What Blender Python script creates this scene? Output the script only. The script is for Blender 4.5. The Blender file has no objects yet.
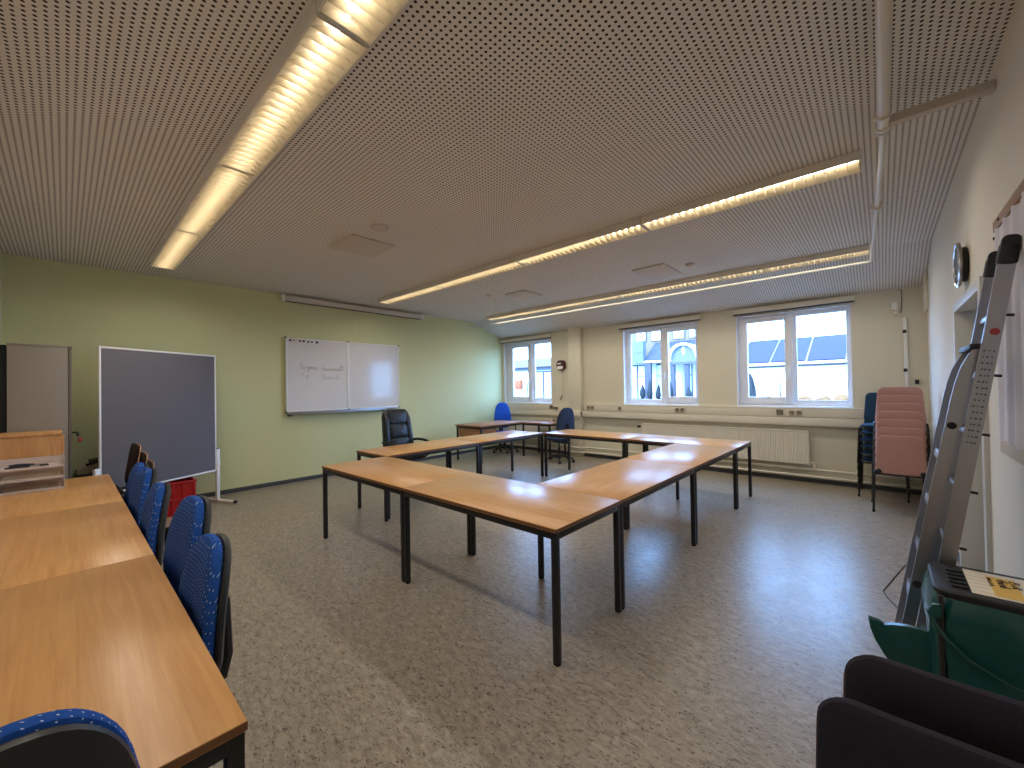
import bpy, bmesh, math, random
from mathutils import Vector, Matrix
PI = math.pi
random.seed(7)
sc = bpy.context.scene
COL = sc.collection

# ------------------------------------------------------------------ materials
def lin(c):
    return tuple((x/12.92 if x <= .04045 else ((x+.055)/1.055)**2.4) for x in (v/255. for v in c)) + (1.,)

def mat(name, rgb, rough=.5, metal=0., spec=.5, noise=0., nscale=40., bump=0., bscale=200., coat=0.):
    m = bpy.data.materials.new(name); m.use_nodes = True
    nt = m.node_tree; b = nt.nodes['Principled BSDF']
    b.inputs['Base Color'].default_value = lin(rgb)
    b.inputs['Roughness'].default_value = rough
    b.inputs['Metallic'].default_value = metal
    b.inputs['Specular IOR Level'].default_value = spec
    b.inputs['Coat Weight'].default_value = coat
    if noise or bump:
        tc = nt.nodes.new('ShaderNodeTexCoord')
    if noise:
        n = nt.nodes.new('ShaderNodeTexNoise'); n.inputs['Scale'].default_value = nscale
        n.inputs['Detail'].default_value = 4
        nt.links.new(tc.outputs['Object'], n.inputs['Vector'])
        mx = nt.nodes.new('ShaderNodeMix'); mx.data_type = 'RGBA'
        a = lin(rgb)
        mx.inputs[6].default_value = tuple(v*(1-noise) for v in a[:3]) + (1,)
        mx.inputs[7].default_value = tuple(min(1, v*(1+noise)) for v in a[:3]) + (1,)
        nt.links.new(n.outputs['Fac'], mx.inputs[0])
        nt.links.new(mx.outputs[2], b.inputs['Base Color'])
    if bump:
        n2 = nt.nodes.new('ShaderNodeTexNoise'); n2.inputs['Scale'].default_value = bscale
        nt.links.new(tc.outputs['Object'], n2.inputs['Vector'])
        bp = nt.nodes.new('ShaderNodeBump'); bp.inputs['Strength'].default_value = bump
        bp.inputs['Distance'].default_value = .004
        nt.links.new(n2.outputs['Fac'], bp.inputs['Height'])
        nt.links.new(bp.outputs['Normal'], b.inputs['Normal'])
    return m

def emit(name, rgb, s):
    m = bpy.data.materials.new(name); m.use_nodes = True
    b = m.node_tree.nodes['Principled BSDF']
    b.inputs['Base Color'].default_value = (.8, .8, .8, 1)
    b.inputs['Emission Color'].default_value = rgb + (1,)
    b.inputs['Emission Strength'].default_value = s
    return m

def wood_mat(name, dark, light, rough=.35, scale=(1.2, 22., 22.), coat=0.0):
    m = bpy.data.materials.new(name); m.use_nodes = True
    nt = m.node_tree; N = nt.nodes; L = nt.links; b = N['Principled BSDF']
    tc = N.new('ShaderNodeTexCoord'); oi = N.new('ShaderNodeObjectInfo')
    mp = N.new('ShaderNodeMapping'); mp.inputs['Scale'].default_value = scale
    ad = N.new('ShaderNodeVectorMath'); ad.operation = 'ADD'
    sp = N.new('ShaderNodeVectorMath'); sp.operation = 'SCALE'; sp.inputs[0].default_value = (13., 7., 3.)
    L.new(oi.outputs['Random'], sp.inputs['Scale'])
    L.new(tc.outputs['Object'], ad.inputs[0]); L.new(sp.outputs[0], ad.inputs[1])
    L.new(ad.outputs[0], mp.inputs['Vector'])
    n1 = N.new('ShaderNodeTexNoise'); n1.inputs['Scale'].default_value = 1.6; n1.inputs['Detail'].default_value = 6; n1.inputs['Distortion'].default_value = .8
    L.new(mp.outputs[0], n1.inputs['Vector'])
    mp2 = N.new('ShaderNodeMapping'); mp2.inputs['Scale'].default_value = (scale[0]*5, scale[1]*9, scale[2]*9)
    L.new(ad.outputs[0], mp2.inputs['Vector'])
    n2 = N.new('ShaderNodeTexNoise'); n2.inputs['Scale'].default_value = 1.; n2.inputs['Detail'].default_value = 3
    L.new(mp2.outputs[0], n2.inputs['Vector'])
    mth = N.new('ShaderNodeMath'); mth.operation = 'MULTIPLY_ADD'; mth.inputs[1].default_value = .35; 
    L.new(n2.outputs['Fac'], mth.inputs[0]); L.new(n1.outputs['Fac'], mth.inputs[2])
    cr = N.new('ShaderNodeValToRGB')
    cr.color_ramp.elements[0].position = .38; cr.color_ramp.elements[0].color = lin(dark)
    cr.color_ramp.elements[1].position = .92; cr.color_ramp.elements[1].color = lin(light)
    L.new(mth.outputs[0], cr.inputs[0]); L.new(cr.outputs[0], b.inputs['Base Color'])
    b.inputs['Roughness'].default_value = rough; b.inputs['Specular IOR Level'].default_value = .3
    b.inputs['Coat Weight'].default_value = coat; b.inputs['Coat Roughness'].default_value = .2
    bp = N.new('ShaderNodeBump'); bp.inputs['Strength'].default_value = .06; bp.inputs['Distance'].default_value = .003
    L.new(n2.outputs['Fac'], bp.inputs['Height']); L.new(bp.outputs[0], b.inputs['Normal'])
    return m

def dotted_fabric(name, base, dot, pitch=.026, r=.10):
    m = bpy.data.materials.new(name); m.use_nodes = True
    nt = m.node_tree; N = nt.nodes; L = nt.links; b = N['Principled BSDF']
    tc = N.new('ShaderNodeTexCoord')
    sx = N.new('ShaderNodeSeparateXYZ'); L.new(tc.outputs['Object'], sx.inputs[0])
    def mth(op, a, b):
        q = N.new('ShaderNodeMath'); q.operation = op
        for i, v in enumerate((a, b)):
            if isinstance(v, (int, float)): q.inputs[i].default_value = v
            else: L.new(v, q.inputs[i])
        return q.outputs[0]
    ua = mth('ADD', mth('ADD', sx.outputs[0], sx.outputs[1]), 9.)
    va = mth('ADD', mth('ADD', sx.outputs[2], mth('MULTIPLY', sx.outputs[1], .7)), 9.)
    def cell(a):
        c = mth('SUBTRACT', mth('FRACT', mth('DIVIDE', a, pitch), 0), .5); return mth('MULTIPLY', c, c)
    # two diagonal axes give a staggered lattice of dots
    d2 = mth('ADD', cell(mth('ADD', ua, va)), cell(mth('SUBTRACT', mth('ADD', ua, 9.), va)))
    lt = N.new('ShaderNodeMath'); lt.operation = 'LESS_THAN'; lt.inputs[1].default_value = r*r
    L.new(d2, lt.inputs[0])
    nz = N.new('ShaderNodeTexNoise'); nz.inputs['Scale'].default_value = 120.
    L.new(tc.outputs['Object'], nz.inputs['Vector'])
    m1 = N.new('ShaderNodeMix'); m1.data_type = 'RGBA'
    a = lin(base); m1.inputs[6].default_value = tuple(v*.65 for v in a[:3])+(1,); m1.inputs[7].default_value = tuple(v*1.35 for v in a[:3])+(1,)
    L.new(nz.outputs['Fac'], m1.inputs[0])
    m2 = N.new('ShaderNodeMix'); m2.data_type = 'RGBA'; m2.inputs[7].default_value = lin(dot)
    L.new(m1.outputs[2], m2.inputs[6]); L.new(lt.outputs[0], m2.inputs[0])
    L.new(m2.outputs[2], b.inputs['Base Color'])
    b.inputs['Roughness'].default_value = .95; b.inputs['Specular IOR Level'].default_value = .15
    return m

def ceiling_mat():
    m = bpy.data.materials.new('perforated_ceiling'); m.use_nodes = True
    nt = m.node_tree; N = nt.nodes; L = nt.links; b = N['Principled BSDF']
    tc = N.new('ShaderNodeTexCoord'); sx = N.new('ShaderNodeSeparateXYZ')
    L.new(tc.outputs['Object'], sx.inputs[0])
    P = .0313
    def cell(out, off):
        a = N.new('ShaderNodeMath'); a.operation = 'ADD'; a.inputs[1].default_value = off; L.new(out, a.inputs[0])
        d = N.new('ShaderNodeMath'); d.operation = 'DIVIDE'; d.inputs[1].default_value = P; L.new(a.outputs[0], d.inputs[0])
        f = N.new('ShaderNodeMath'); f.operation = 'FRACT'; L.new(d.outputs[0], f.inputs[0])
        s = N.new('ShaderNodeMath'); s.operation = 'SUBTRACT'; s.inputs[1].default_value = .5; L.new(f.outputs[0], s.inputs[0])
        q = N.new('ShaderNodeMath'); q.operation = 'MULTIPLY'; L.new(s.outputs[0], q.inputs[0]); L.new(s.outputs[0], q.inputs[1])
        return q.outputs[0]
    add = N.new('ShaderNodeMath'); add.operation = 'ADD'
    L.new(cell(sx.outputs[0], 20.+1.526+P/2), add.inputs[0]); L.new(cell(sx.outputs[1], 20.-.983+P/2), add.inputs[1])
    lt = N.new('ShaderNodeMath'); lt.operation = 'LESS_THAN'; lt.inputs[1].default_value = .235**2
    L.new(add.outputs[0], lt.inputs[0])
    nz = N.new('ShaderNodeTexNoise'); nz.inputs['Scale'].default_value = .8; L.new(tc.outputs['Object'], nz.inputs['Vector'])
    m1 = N.new('ShaderNodeMix'); m1.data_type = 'RGBA'
    m1.inputs[6].default_value = lin((222, 218, 212)); m1.inputs[7].default_value = lin((230, 226, 220))
    L.new(nz.outputs['Fac'], m1.inputs[0])
    m2 = N.new('ShaderNodeMix'); m2.data_type = 'RGBA'; m2.inputs[7].default_value = lin((58, 46, 34))
    L.new(m1.outputs[2], m2.inputs[6]); L.new(lt.outputs[0], m2.inputs[0]); L.new(m2.outputs[2], b.inputs['Base Color'])
    b.inputs['Roughness'].default_value = .9; b.inputs['Specular IOR Level'].default_value = .2
    return m

def floor_mat():
    m = bpy.data.materials.new('linoleum'); m.use_nodes = True
    nt = m.node_tree; N = nt.nodes; L = nt.links; b = N['Principled BSDF']
    tc = N.new('ShaderNodeTexCoord')
    mp = N.new('ShaderNodeMapping'); mp.inputs['Scale'].default_value = (1., 2.2, 1.); mp.inputs['Rotation'].default_value = (0, 0, .5)
    L.new(tc.outputs['Object'], mp.inputs[0])
    n1 = N.new('ShaderNodeTexNoise'); n1.inputs['Scale'].default_value = 16; n1.inputs['Detail'].default_value = 8; n1.inputs['Roughness'].default_value = .72; n1.inputs['Distortion'].default_value = .6
    L.new(mp.outputs[0], n1.inputs['Vector'])
    cr = N.new('ShaderNodeValToRGB'); e = cr.color_ramp.elements
    e[0].position = .33; e[0].color = lin((126, 114, 100)); e[1].position = .68; e[1].color = lin((176, 164, 147))
    L.new(n1.outputs['Fac'], cr.inputs[0])
    n2 = N.new('ShaderNodeTexNoise'); n2.inputs['Scale'].default_value = 34; n2.inputs['Detail'].default_value = 5; n2.inputs['Distortion'].default_value = 1.5
    L.new(mp.outputs[0], n2.inputs['Vector'])
    c2 = N.new('ShaderNodeValToRGB'); e = c2.color_ramp.elements
    e[0].position = .37; e[0].color = (1, 1, 1, 1); e[1].position = .42; e[1].color = (0, 0, 0, 1)
    L.new(n2.outputs['Fac'], c2.inputs[0])
    mx = N.new('ShaderNodeMix'); mx.data_type = 'RGBA'; mx.inputs[7].default_value = lin((84, 76, 68))
    mf = N.new('ShaderNodeMath'); mf.operation = 'MULTIPLY'; mf.inputs[1].default_value = .9
    L.new(c2.outputs[0], mf.inputs[0]); L.new(mf.outputs[0], mx.inputs[0]); L.new(cr.outputs[0], mx.inputs[6])
    c3 = N.new('ShaderNodeValToRGB'); e = c3.color_ramp.elements
    e[0].position = .70; e[0].color = (0, 0, 0, 1); e[1].position = .78; e[1].color = (1, 1, 1, 1)
    L.new(n2.outputs['Fac'], c3.inputs[0])
    m3 = N.new('ShaderNodeMix'); m3.data_type = 'RGBA'; m3.inputs[7].default_value = lin((205, 194, 176))
    mg = N.new('ShaderNodeMath'); mg.operation = 'MULTIPLY'; mg.inputs[1].default_value = .6
    L.new(c3.outputs[0], mg.inputs[0]); L.new(mg.outputs[0], m3.inputs[0]); L.new(mx.outputs[2], m3.inputs[6])
    L.new(m3.outputs[2], b.inputs['Base Color'])
    n3 = N.new('ShaderNodeTexNoise'); n3.inputs['Scale'].default_value = 5; n3.inputs['Detail'].default_value = 4
    L.new(tc.outputs['Object'], n3.inputs['Vector'])
    mr = N.new('ShaderNodeMapRange'); mr.inputs[3].default_value = .24; mr.inputs[4].default_value = .38
    L.new(n3.outputs['Fac'], mr.inputs[0]); L.new(mr.outputs[0], b.inputs['Roughness'])
    bp = N.new('ShaderNodeBump'); bp.inputs['Strength'].default_value = .12; bp.inputs['Distance'].default_value = .002
    L.new(n2.outputs['Fac'], bp.inputs['Height']); L.new(bp.outputs[0], b.inputs['Normal'])
    b.inputs['Specular IOR Level'].default_value = .3
    return m

def glass_mat(name, tint=(1, 1, 1), refl=1.0, base=0.03):
    m = bpy.data.materials.new(name); m.use_nodes = True
    nt = m.node_tree; N = nt.nodes; L = nt.links
    N.remove(N['Principled BSDF'])
    t = N.new('ShaderNodeBsdfTransparent'); t.inputs[0].default_value = tint + (1,)
    g = N.new('ShaderNodeBsdfGlossy'); g.inputs['Roughness'].default_value = .02
    lw = N.new('ShaderNodeFresnel'); lw.inputs[0].default_value = 1.45
    ml = N.new('ShaderNodeMath'); ml.operation = 'MULTIPLY'; ml.inputs[1].default_value = refl
    ge = N.new('ShaderNodeNewGeometry'); fr = N.new('ShaderNodeMath'); fr.operation = 'SUBTRACT'; fr.inputs[0].default_value = 1.
    L.new(ge.outputs['Backfacing'], fr.inputs[1])
    m0 = N.new('ShaderNodeMath'); m0.operation = 'MULTIPLY'; m0.use_clamp = True
    L.new(lw.outputs[0], m0.inputs[0]); L.new(fr.outputs[0], m0.inputs[1]); L.new(m0.outputs[0], ml.inputs[0])
    mx = N.new('ShaderNodeMixShader')
    L.new(ml.outputs[0], mx.inputs[0]); L.new(t.outputs[0], mx.inputs[1]); L.new(g.outputs[0], mx.inputs[2])
    L.new(mx.outputs[0], N['Material Output'].inputs[0])
    return m

def frosted_acrylic():
    m = glass_mat('clear_acrylic', (.92, .88, .85), 2.0)
    nt = m.node_tree; N = nt.nodes; L = nt.links
    out = N['Material Output']; prev = out.inputs[0].links[0].from_socket
    d = N.new('ShaderNodeBsdfDiffuse'); d.inputs[0].default_value = lin((226, 216, 212))
    mx = N.new('ShaderNodeMixShader'); mx.inputs[0].default_value = .58
    L.new(prev, mx.inputs[1]); L.new(d.outputs[0], mx.inputs[2]); L.new(mx.outputs[0], out.inputs[0])
    return m

M = {}
M['floor'] = floor_mat()
M['ceiling'] = ceiling_mat()
M['green'] = mat('green_wall_paint', (214, 216, 166), .75, spec=.3, bump=.12, bscale=90)
M['cream'] = mat('cream_wall_paint', (220, 214, 194), .7, spec=.3, bump=.1, bscale=90)
M['offwhite'] = mat('off_white_wall_paint', (224, 216, 200), .75, spec=.3, bump=.15, bscale=70)
M['whitepvc'] = mat('white_window_plastic', (232, 234, 238), .3)
M['trunk'] = mat('cream_trunking_plastic', (228, 220, 202), .45)
M['radiator'] = mat('radiator_enamel', (228, 221, 206), .4)
M['base_dark'] = mat('dark_grey_skirting', (74, 76, 82), .5)
M['beech'] = wood_mat('beech_table_laminate', (190, 136, 80), (214, 164, 106), .28)
M['beech_edge'] = mat('beech_edge_band', (122, 82, 50), .45)
M['boxwood'] = wood_mat('pale_beech_board', (186, 132, 78), (216, 164, 108), .45, (16., 16., 1.4))
M['ply'] = wood_mat('plywood_edge', (178, 130, 92), (206, 160, 120), .5)
M['browndesk'] = wood_mat('brown_desk_panel', (140, 96, 66), (176, 128, 92), .45)
M['black_steel'] = mat('black_powder_coated_steel', (30, 29, 30), .42)
M['black_plastic'] = mat('black_plastic', (28, 28, 30), .5)
M['shell'] = mat('dark_grey_plastic_shell', (36, 36, 38), .42, bump=.05, bscale=400)
M['rubber'] = mat('black_rubber', (20, 20, 21), .8)
M['chrome'] = mat('polished_steel', (205, 205, 208), .18, metal=1)
M['alu'] = mat('brushed_aluminium', (168, 168, 172), .34, metal=.95, noise=.06, nscale=18)
M['blue_fabric'] = dotted_fabric('blue_dotted_upholstery', (34, 76, 150), (186, 196, 216))
M['bright_blue'] = mat('bright_blue_upholstery', (12, 88, 214), .85, noise=.15, nscale=90)
M['navy'] = mat('navy_upholstery', (44, 56, 82), .9, noise=.2, nscale=120)
M['black_fabric'] = mat('black_upholstery', (50, 48, 58), .95, spec=.15, noise=.25, nscale=160)
M['brown_black'] = mat('dark_brown_upholstery', (42, 32, 26), .95, spec=.15, noise=.2, nscale=160)
M['screen_case'] = mat('screen_case_white', (206, 198, 184), .5)
M['pink'] = mat('dusty_pink_upholstery', (188, 144, 136), .95, spec=.15, noise=.12, nscale=130)
M['stack_blue'] = mat('slate_blue_upholstery', (44, 70, 96), .95, spec=.15, noise=.12, nscale=130)
M['leather'] = mat('black_leather', (24, 25, 30), .38, bump=.25, bscale=60)
M['pinfelt'] = mat('grey_blue_felt', (116, 114, 120), .98, spec=.1, noise=.09, nscale=300)
M['white_enamel'] = mat('white_painted_steel', (238, 238, 236), .35)
M['whiteboard'] = mat('whiteboard_enamel', (228, 225, 223), .11)
M['grey_steel'] = mat('warm_grey_painted_steel', (150, 142, 130), .5)
M['grey_dark'] = mat('dark_warm_grey_steel', (108, 101, 90), .5)
M['black_gap'] = mat('black_painted_board', (14, 14, 13), .8)  # black of the cabinet plinth, also the painted shade in the gap behind it
M['red'] = mat('red_crate_plastic', (176, 22, 26), .4)
M['acrylic'] = None
M['lamp_white'] = mat('lamp_housing_white', (226, 220, 210), .45)
M['louvre'] = mat('satin_louvre_metal', (216, 204, 178), .3)
M['tube'] = emit('fluorescent_tube', (1., .90, .72), 17.)
M['panel_white'] = mat('ceiling_panel_white', (200, 191, 180), .8)
M['pipe'] = mat('painted_pipe', (222, 216, 206), .35)
M['doorleaf'] = mat('beige_door_leaf', (196, 186, 164), .5)
M['doorframe'] = mat('pale_door_frame', (206, 206, 204), .35)
M['clockface'] = mat('clock_face', (58, 60, 66), .4); M['clock_mark'] = mat('clock_markings', (180, 182, 186), .4)
M['cloth'] = mat('white_cloth', (222, 219, 226), .9, noise=.04, nscale=12)
M['kraft'] = mat('brown_batten', (150, 112, 82), .7, noise=.2, nscale=30)
M['kraft_pale'] = mat('beige_border', (196, 180, 158), .8)
M['green_bag'] = mat('dark_green_film', (16, 72, 70), .26, bump=1., bscale=9)
M['card'] = mat('white_striped_card', (232, 222, 204), .6)
M['note'] = mat('yellow_note', (226, 186, 98), .7)
M['ink'] = mat('black_ink', (34, 30, 28), .6)
M['marker_grey'] = mat('faded_board_ink', (172, 166, 164), .5)
M['marker_pale'] = mat('wiped_board_ink', (202, 197, 194), .5)
M['maroon'] = mat('maroon_plastic', (84, 34, 44), .4)
M['red_small'] = mat('red_tag', (150, 50, 50), .5)
M['socket'] = mat('socket_beige', (206, 194, 170), .4)
M['socket_dark'] = mat('socket_shadow_grey', (120, 110, 96), .5)  # darker grey-beige for the outlet inserts and two single sockets
M['glass'] = glass_mat('window_glass')
M['acrylic'] = frosted_acrylic()
M['blue_handle'] = mat('blue_black_handle', (34, 38, 66), .4)
M['bristle'] = mat('dark_bristle', (58, 44, 34), .8)
# outside
M['ground'] = mat('paving', (92, 92, 90), .9, noise=.1, nscale=2)
M['ext_white'] = mat('white_render', (244, 243, 240), .9)
M['ext_pale'] = mat('pale_render', (110, 98, 78), .9)
M['solar'] = mat('solar_panel', (46, 44, 66), .6, spec=.1)
M['gutter'] = mat('grey_gutter', (40, 40, 42), .5)
M['ext_blue'] = mat('blue_grey_cladding', (84, 92, 104), .6)
M['ext_slate'] = mat('slate_roof', (48, 52, 60), .6, noise=.2, nscale=3)
M['ext_col'] = mat('blue_grey_column', (54, 60, 74), .6)
M['ext_frame'] = mat('facade_frame', (60, 66, 78), .5)
M['ext_glass'] = mat('facade_glazing', (214, 226, 240), .15)
M['shrub'] = mat('dark_conifer', (28, 36, 40), .9, noise=.4, nscale=6)
M['dryshrub'] = mat('dry_hedge', (112, 78, 40), .95, noise=.4, nscale=4)
M['orange'] = mat('orange_awning', (150, 74, 36), .7)

# ------------------------------------------------------------------ mesh builder
class MB:
    def __init__(s): s.bm = bmesh.new()
    def box(s, x0, x1, y0, y1, z0, z1, bev=0., mx=None, seg=2):
        bm = s.bm
        vs = [bm.verts.new((x, y, z)) for x in (x0, x1) for y in (y0, y1) for z in (z0, z1)]
        F = [(0,1,3,2),(4,6,7,5),(0,4,5,1),(2,3,7,6),(0,2,6,4),(1,5,7,3)]
        fs = [bm.faces.new([vs[i] for i in f]) for f in F]
        if mx is not None: bmesh.ops.transform(bm, matrix=mx, verts=vs)
        if bev > 0:
            es = list({e for f in fs for e in f.edges})
            bmesh.ops.bevel(bm, geom=es, offset=bev, segments=seg, affect='EDGES', profile=.5)
        return s
    def rings(s, rings, closed=True, cap0=True, cap1=True):
        bm = s.bm; R = [[bm.verts.new(p) for p in r] for r in rings]; n = len(R[0])
        for a, b in zip(R, R[1:]):
            for i in range(n if closed else n-1):
                j = (i+1) % n
                try: bm.faces.new((a[i], a[j], b[j], b[i]))
                except ValueError: pass
        if closed and cap0 and n > 2: bm.faces.new(R[0][::-1])
        if closed and cap1 and n > 2: bm.faces.new(R[-1])
        return s
    def tube(s, pts, r, seg=10, closed=False):
        pts = [Vector(p) for p in pts]; rings = []; up = None
        n = len(pts)
        for i, p in enumerate(pts):
            d = (pts[min(i+1, n-1)]-pts[max(i-1, 0)]).normalized()
            if up is None:
                up = Vector((0, 0, 1)) if abs(d.z) < .9 else Vector((1, 0, 0))
            a = (up - d*up.dot(d)).normalized(); up = a; b = d.cross(a)
            rr = r[i] if isinstance(r, (list, tuple)) else r
            rings.append([p + a*math.cos(t)*rr + b*math.sin(t)*rr for t in [2*PI*k/seg for k in range(seg)]])
        return s.rings(rings)
    def lathe(s, prof, c=(0, 0, 0), seg=24, mx=None):
        rings = []
        for r, z in prof:
            rings.append([Vector((r*math.cos(2*PI*k/seg), r*math.sin(2*PI*k/seg), z)) for k in range(seg)])
        T = mx if mx is not None else Matrix.Translation(c)
        return s.rings([[T @ p for p in r] for r in rings])
    def cushion(s, out, t, mx=None, bx=0., bz=0., flat=False, power=None):
        """out: list of (x,z); thickness t along y; bend in y"""
        if flat: spec = [(.0, -.5), (.97, -.5), (1., -.38), (1., .38), (.97, .5), (.0, .5)]
        else: spec = [(.0, -.5), (.6, -.5), (.9, -.44), (.985, -.25), (1., 0.), (.985, .25), (.9, .42), (.6, .5), (.0, .53)]
        cx = sum(p[0] for p in out)/len(out); cz = sum(p[1] for p in out)/len(out)
        rings = []
        for k, d in spec:
            k = max(k, .02)
            ring = []
            for x, z in out:
                X = cx+(x-cx)*k; Z = cz+(z-cz)*k
                v = Vector((X, d*t + bx*X*X + bz*(Z-cz)**2, Z))
                ring.append(mx @ v if mx is not None else v)
            rings.append(ring)
        return s.rings(rings)
    def plate(s, out, y0, y1, mx=None):
        r = [[Vector((x, y, z)) for x, z in out] for y in (y0, y1)]
        if mx is not None: r = [[mx @ p for p in q] for q in r]
        return s.rings(r)
    def build(s, name, m, parent=None, ang=38.):
        bm = s.bm
        bmesh.ops.recalc_face_normals(bm, faces=bm.faces)
        for f in bm.faces: f.smooth = True
        lim = math.radians(ang)
        for e in bm.edges:
            if len(e.link_faces) == 2 and e.calc_face_angle(0) > lim: e.smooth = False
        me = bpy.data.meshes.new(name); bm.to_mesh(me); bm.free()
        if isinstance(m, str): m = M[m]
        me.materials.append(m)
        o = bpy.data.objects.new(name, me); COL.objects.link(o)
        if parent is not None: o.parent = parent
        return o

def rrect(w, h, r, n=5, cx=0., cz=0.):
    p = []
    for sx, sz, a0 in ((1, 1, 0), (-1, 1, 90), (-1, -1, 180), (1, -1, 270)):
        for k in range(n+1):
            a = math.radians(a0+90*k/n)
            p.append((cx+sx*(w/2-r)+r*math.cos(a), cz+sz*(h/2-r)+r*math.sin(a)))
    return p
def dense(out, d=.06):
    q = []
    for i, a in enumerate(out):
        b = out[(i+1) % len(out)]; L = math.hypot(b[0]-a[0], b[1]-a[1]); k = max(1, int(L/d))
        for j in range(k): q.append((a[0]+(b[0]-a[0])*j/k, a[1]+(b[1]-a[1])*j/k))
    return q
def taper(out, h, kb, kt, cz=0.):
    return [(x*(kb+(kt-kb)*((z-cz)/h+.5)), z) for x, z in out]
def egg(w, h, n=32, p=2.6, k=.18, cz=0.):
    o = []
    for i in range(n):
        a = 2*PI*i/n; c, s_ = math.cos(a), math.sin(a)
        x = w/2*math.copysign(abs(c)**(2/p), c); z = h/2*math.copysign(abs(s_)**(2/p), s_)
        o.append((x*(1-k*(z/(h/2))), z+cz))
    return o

def tag(o, label=None, cat=None, group=None, kind=None):
    if label: o['label'] = label
    if cat: o['category'] = cat
    if group: o['group'] = group
    if kind: o['kind'] = kind
    return o
def empty(name, loc, rz=0., label=None, cat=None, group=None):
    o = bpy.data.objects.new(name, None); COL.objects.link(o)
    o.empty_display_size = .1
    o.location = loc; o.rotation_euler = (0, 0, rz)
    return tag(o, label, cat, group)
def struct(o): o['kind'] = 'structure'; return o
def copy_tree(o, parent=None):
    c = o.copy(); COL.objects.link(c)
    if parent is not None: c.parent = parent
    for ch in list(o.children):
        copy_tree(ch, c)
    return c
def relabel(o, loc, rz, label):
    o.location = loc; o.rotation_euler = (0, 0, rz); o['label'] = label; return o
RX = lambda a: Matrix.Rotation(a, 4, 'X')
RY = lambda a: Matrix.Rotation(a, 4, 'Y')
RZ = lambda a: Matrix.Rotation(a, 4, 'Z')
T = lambda x, y, z: Matrix.Translation((x, y, z))

# ------------------------------------------------------------------ camera (1.5 m up, level, ultra-wide)
yaw, pitch, roll = math.radians(42.26), math.radians(.63), math.radians(-.945)
f = Vector((-math.sin(yaw)*math.cos(pitch), math.cos(yaw)*math.cos(pitch), math.sin(pitch)))
r = Vector((math.cos(yaw), math.sin(yaw), 0)); u = r.cross(f)
r2 = r*math.cos(roll)+u*math.sin(roll); u2 = -r*math.sin(roll)+u*math.cos(roll)
cam = bpy.data.cameras.new('camera'); co = bpy.data.objects.new('camera', cam); COL.objects.link(co)
mw = Matrix((r2, u2, -f)).transposed().to_4x4(); mw.translation = (0, 0, 1.5)
co.matrix_world = mw
cam.sensor_fit = 'HORIZONTAL'; cam.sensor_width = 36; cam.lens = 406.55/1024*36; cam.clip_start = .05; cam.clip_end = 400
sc.camera = co

# ------------------------------------------------------------------ room shell
GX, RX0, BY, WY, ZC = -7.27, .455, -.476, 7.63, 3.111
TH = .22
m = MB(); m.box(GX-TH, RX0+TH, BY-TH, WY+.45, -.2, 0); struct(m.build('floor', 'floor'))
m = MB()
prof = [(BY-TH, ZC), (6.6, ZC), (WY, 2.775), (WY+.45, 2.775), (WY+.45, ZC+.35), (BY-TH, ZC+.35)]
m.rings([[Vector((x, y, z)) for y, z in prof] for x in (GX-TH, RX0+TH)])
struct(m.build('ceiling', 'ceiling', ang=5))
m = MB(); m.box(GX-TH, GX, BY-TH, WY+.45, 0, ZC+.1); struct(m.build('wall_left', 'green'))
m = MB(); m.box(GX, RX0+TH, BY-TH, BY, 0, ZC+.1); struct(m.build('wall_back', 'offwhite'))
# right wall with a door recess
DY0, DY1, DZ = 3.64, 4.74, 2.06
m = MB()
m.box(RX0, RX0+TH, BY, DY0, 0, ZC+.1); m.box(RX0, RX0+TH, DY1, WY+.45, 0, ZC+.1); m.box(RX0, RX0+TH, DY0, DY1, DZ, ZC+.1)
struct(m.build('wall_right', 'offwhite'))
m = MB(); m.box(.425, RX0, 7.25, WY, 2.41, 2.95, .004); struct(m.build('trim_3', 'offwhite'))
# window wall
WINS = [(-7.19, -5.685), (-3.865, -2.425), (-1.80, -.305)]
WZ0, WZ1, WT = 1.135, 2.64, .18
m = MB(); xs = [GX] + [v for w in WINS for v in w] + [RX0]
for i in range(0, len(xs), 2): m.box(xs[i], xs[i+1], WY, WY+WT, 0, 2.9)
for a, b in WINS:
    m.box(a, b, WY, WY+WT, 0, WZ0); m.box(a, b, WY, WY+WT, WZ1, 2.9)
struct(m.build('wall_front', 'cream'))
m = MB(); m.box(-5.12, -4.82, 7.50, WY, 0, 2.86, .004); struct(m.build('trim_2', 'cream'))
# skirting
m = MB(); m.box(GX, GX+.012, BY, WY, 0, .062, .003); struct(m.build('baseboard_left', 'base_dark'))
m = MB(); m.box(GX, RX0, WY-.012, WY, 0, .062, .003); struct(m.build('baseboard_front', 'base_dark'))
m = MB(); m.box(RX0-.012, RX0, BY, DY0-.06, 0, .062, .003); m.box(RX0-.012, RX0, DY1+.06, WY, 0, .062, .003); struct(m.build('baseboard_right', 'base_dark'))
m = MB(); m.box(GX, RX0, BY, BY+.012, 0, .062, .003); struct(m.build('baseboard_back', 'base_dark'))
# cable trunking in two tiers (wraps round the pillar)
m = MB()
for a, b, y in ((GX, -5.12, 7.55), (-5.12, -4.82, 7.45), (-4.82, RX0, 7.55)):
    m.box(a, b, y-.015 if y > 7.5 else y, WY, .865, .985, .005)
for a, b in ((GX, -5.135), (-4.78, RX0)):
    m.box(a, b, 7.55, WY, .992, 1.13, .005)
    m.box(a, b, 7.545, 7.56, 1.118, 1.135, .002)
struct(m.build('trim_1', 'trunk'))

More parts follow.
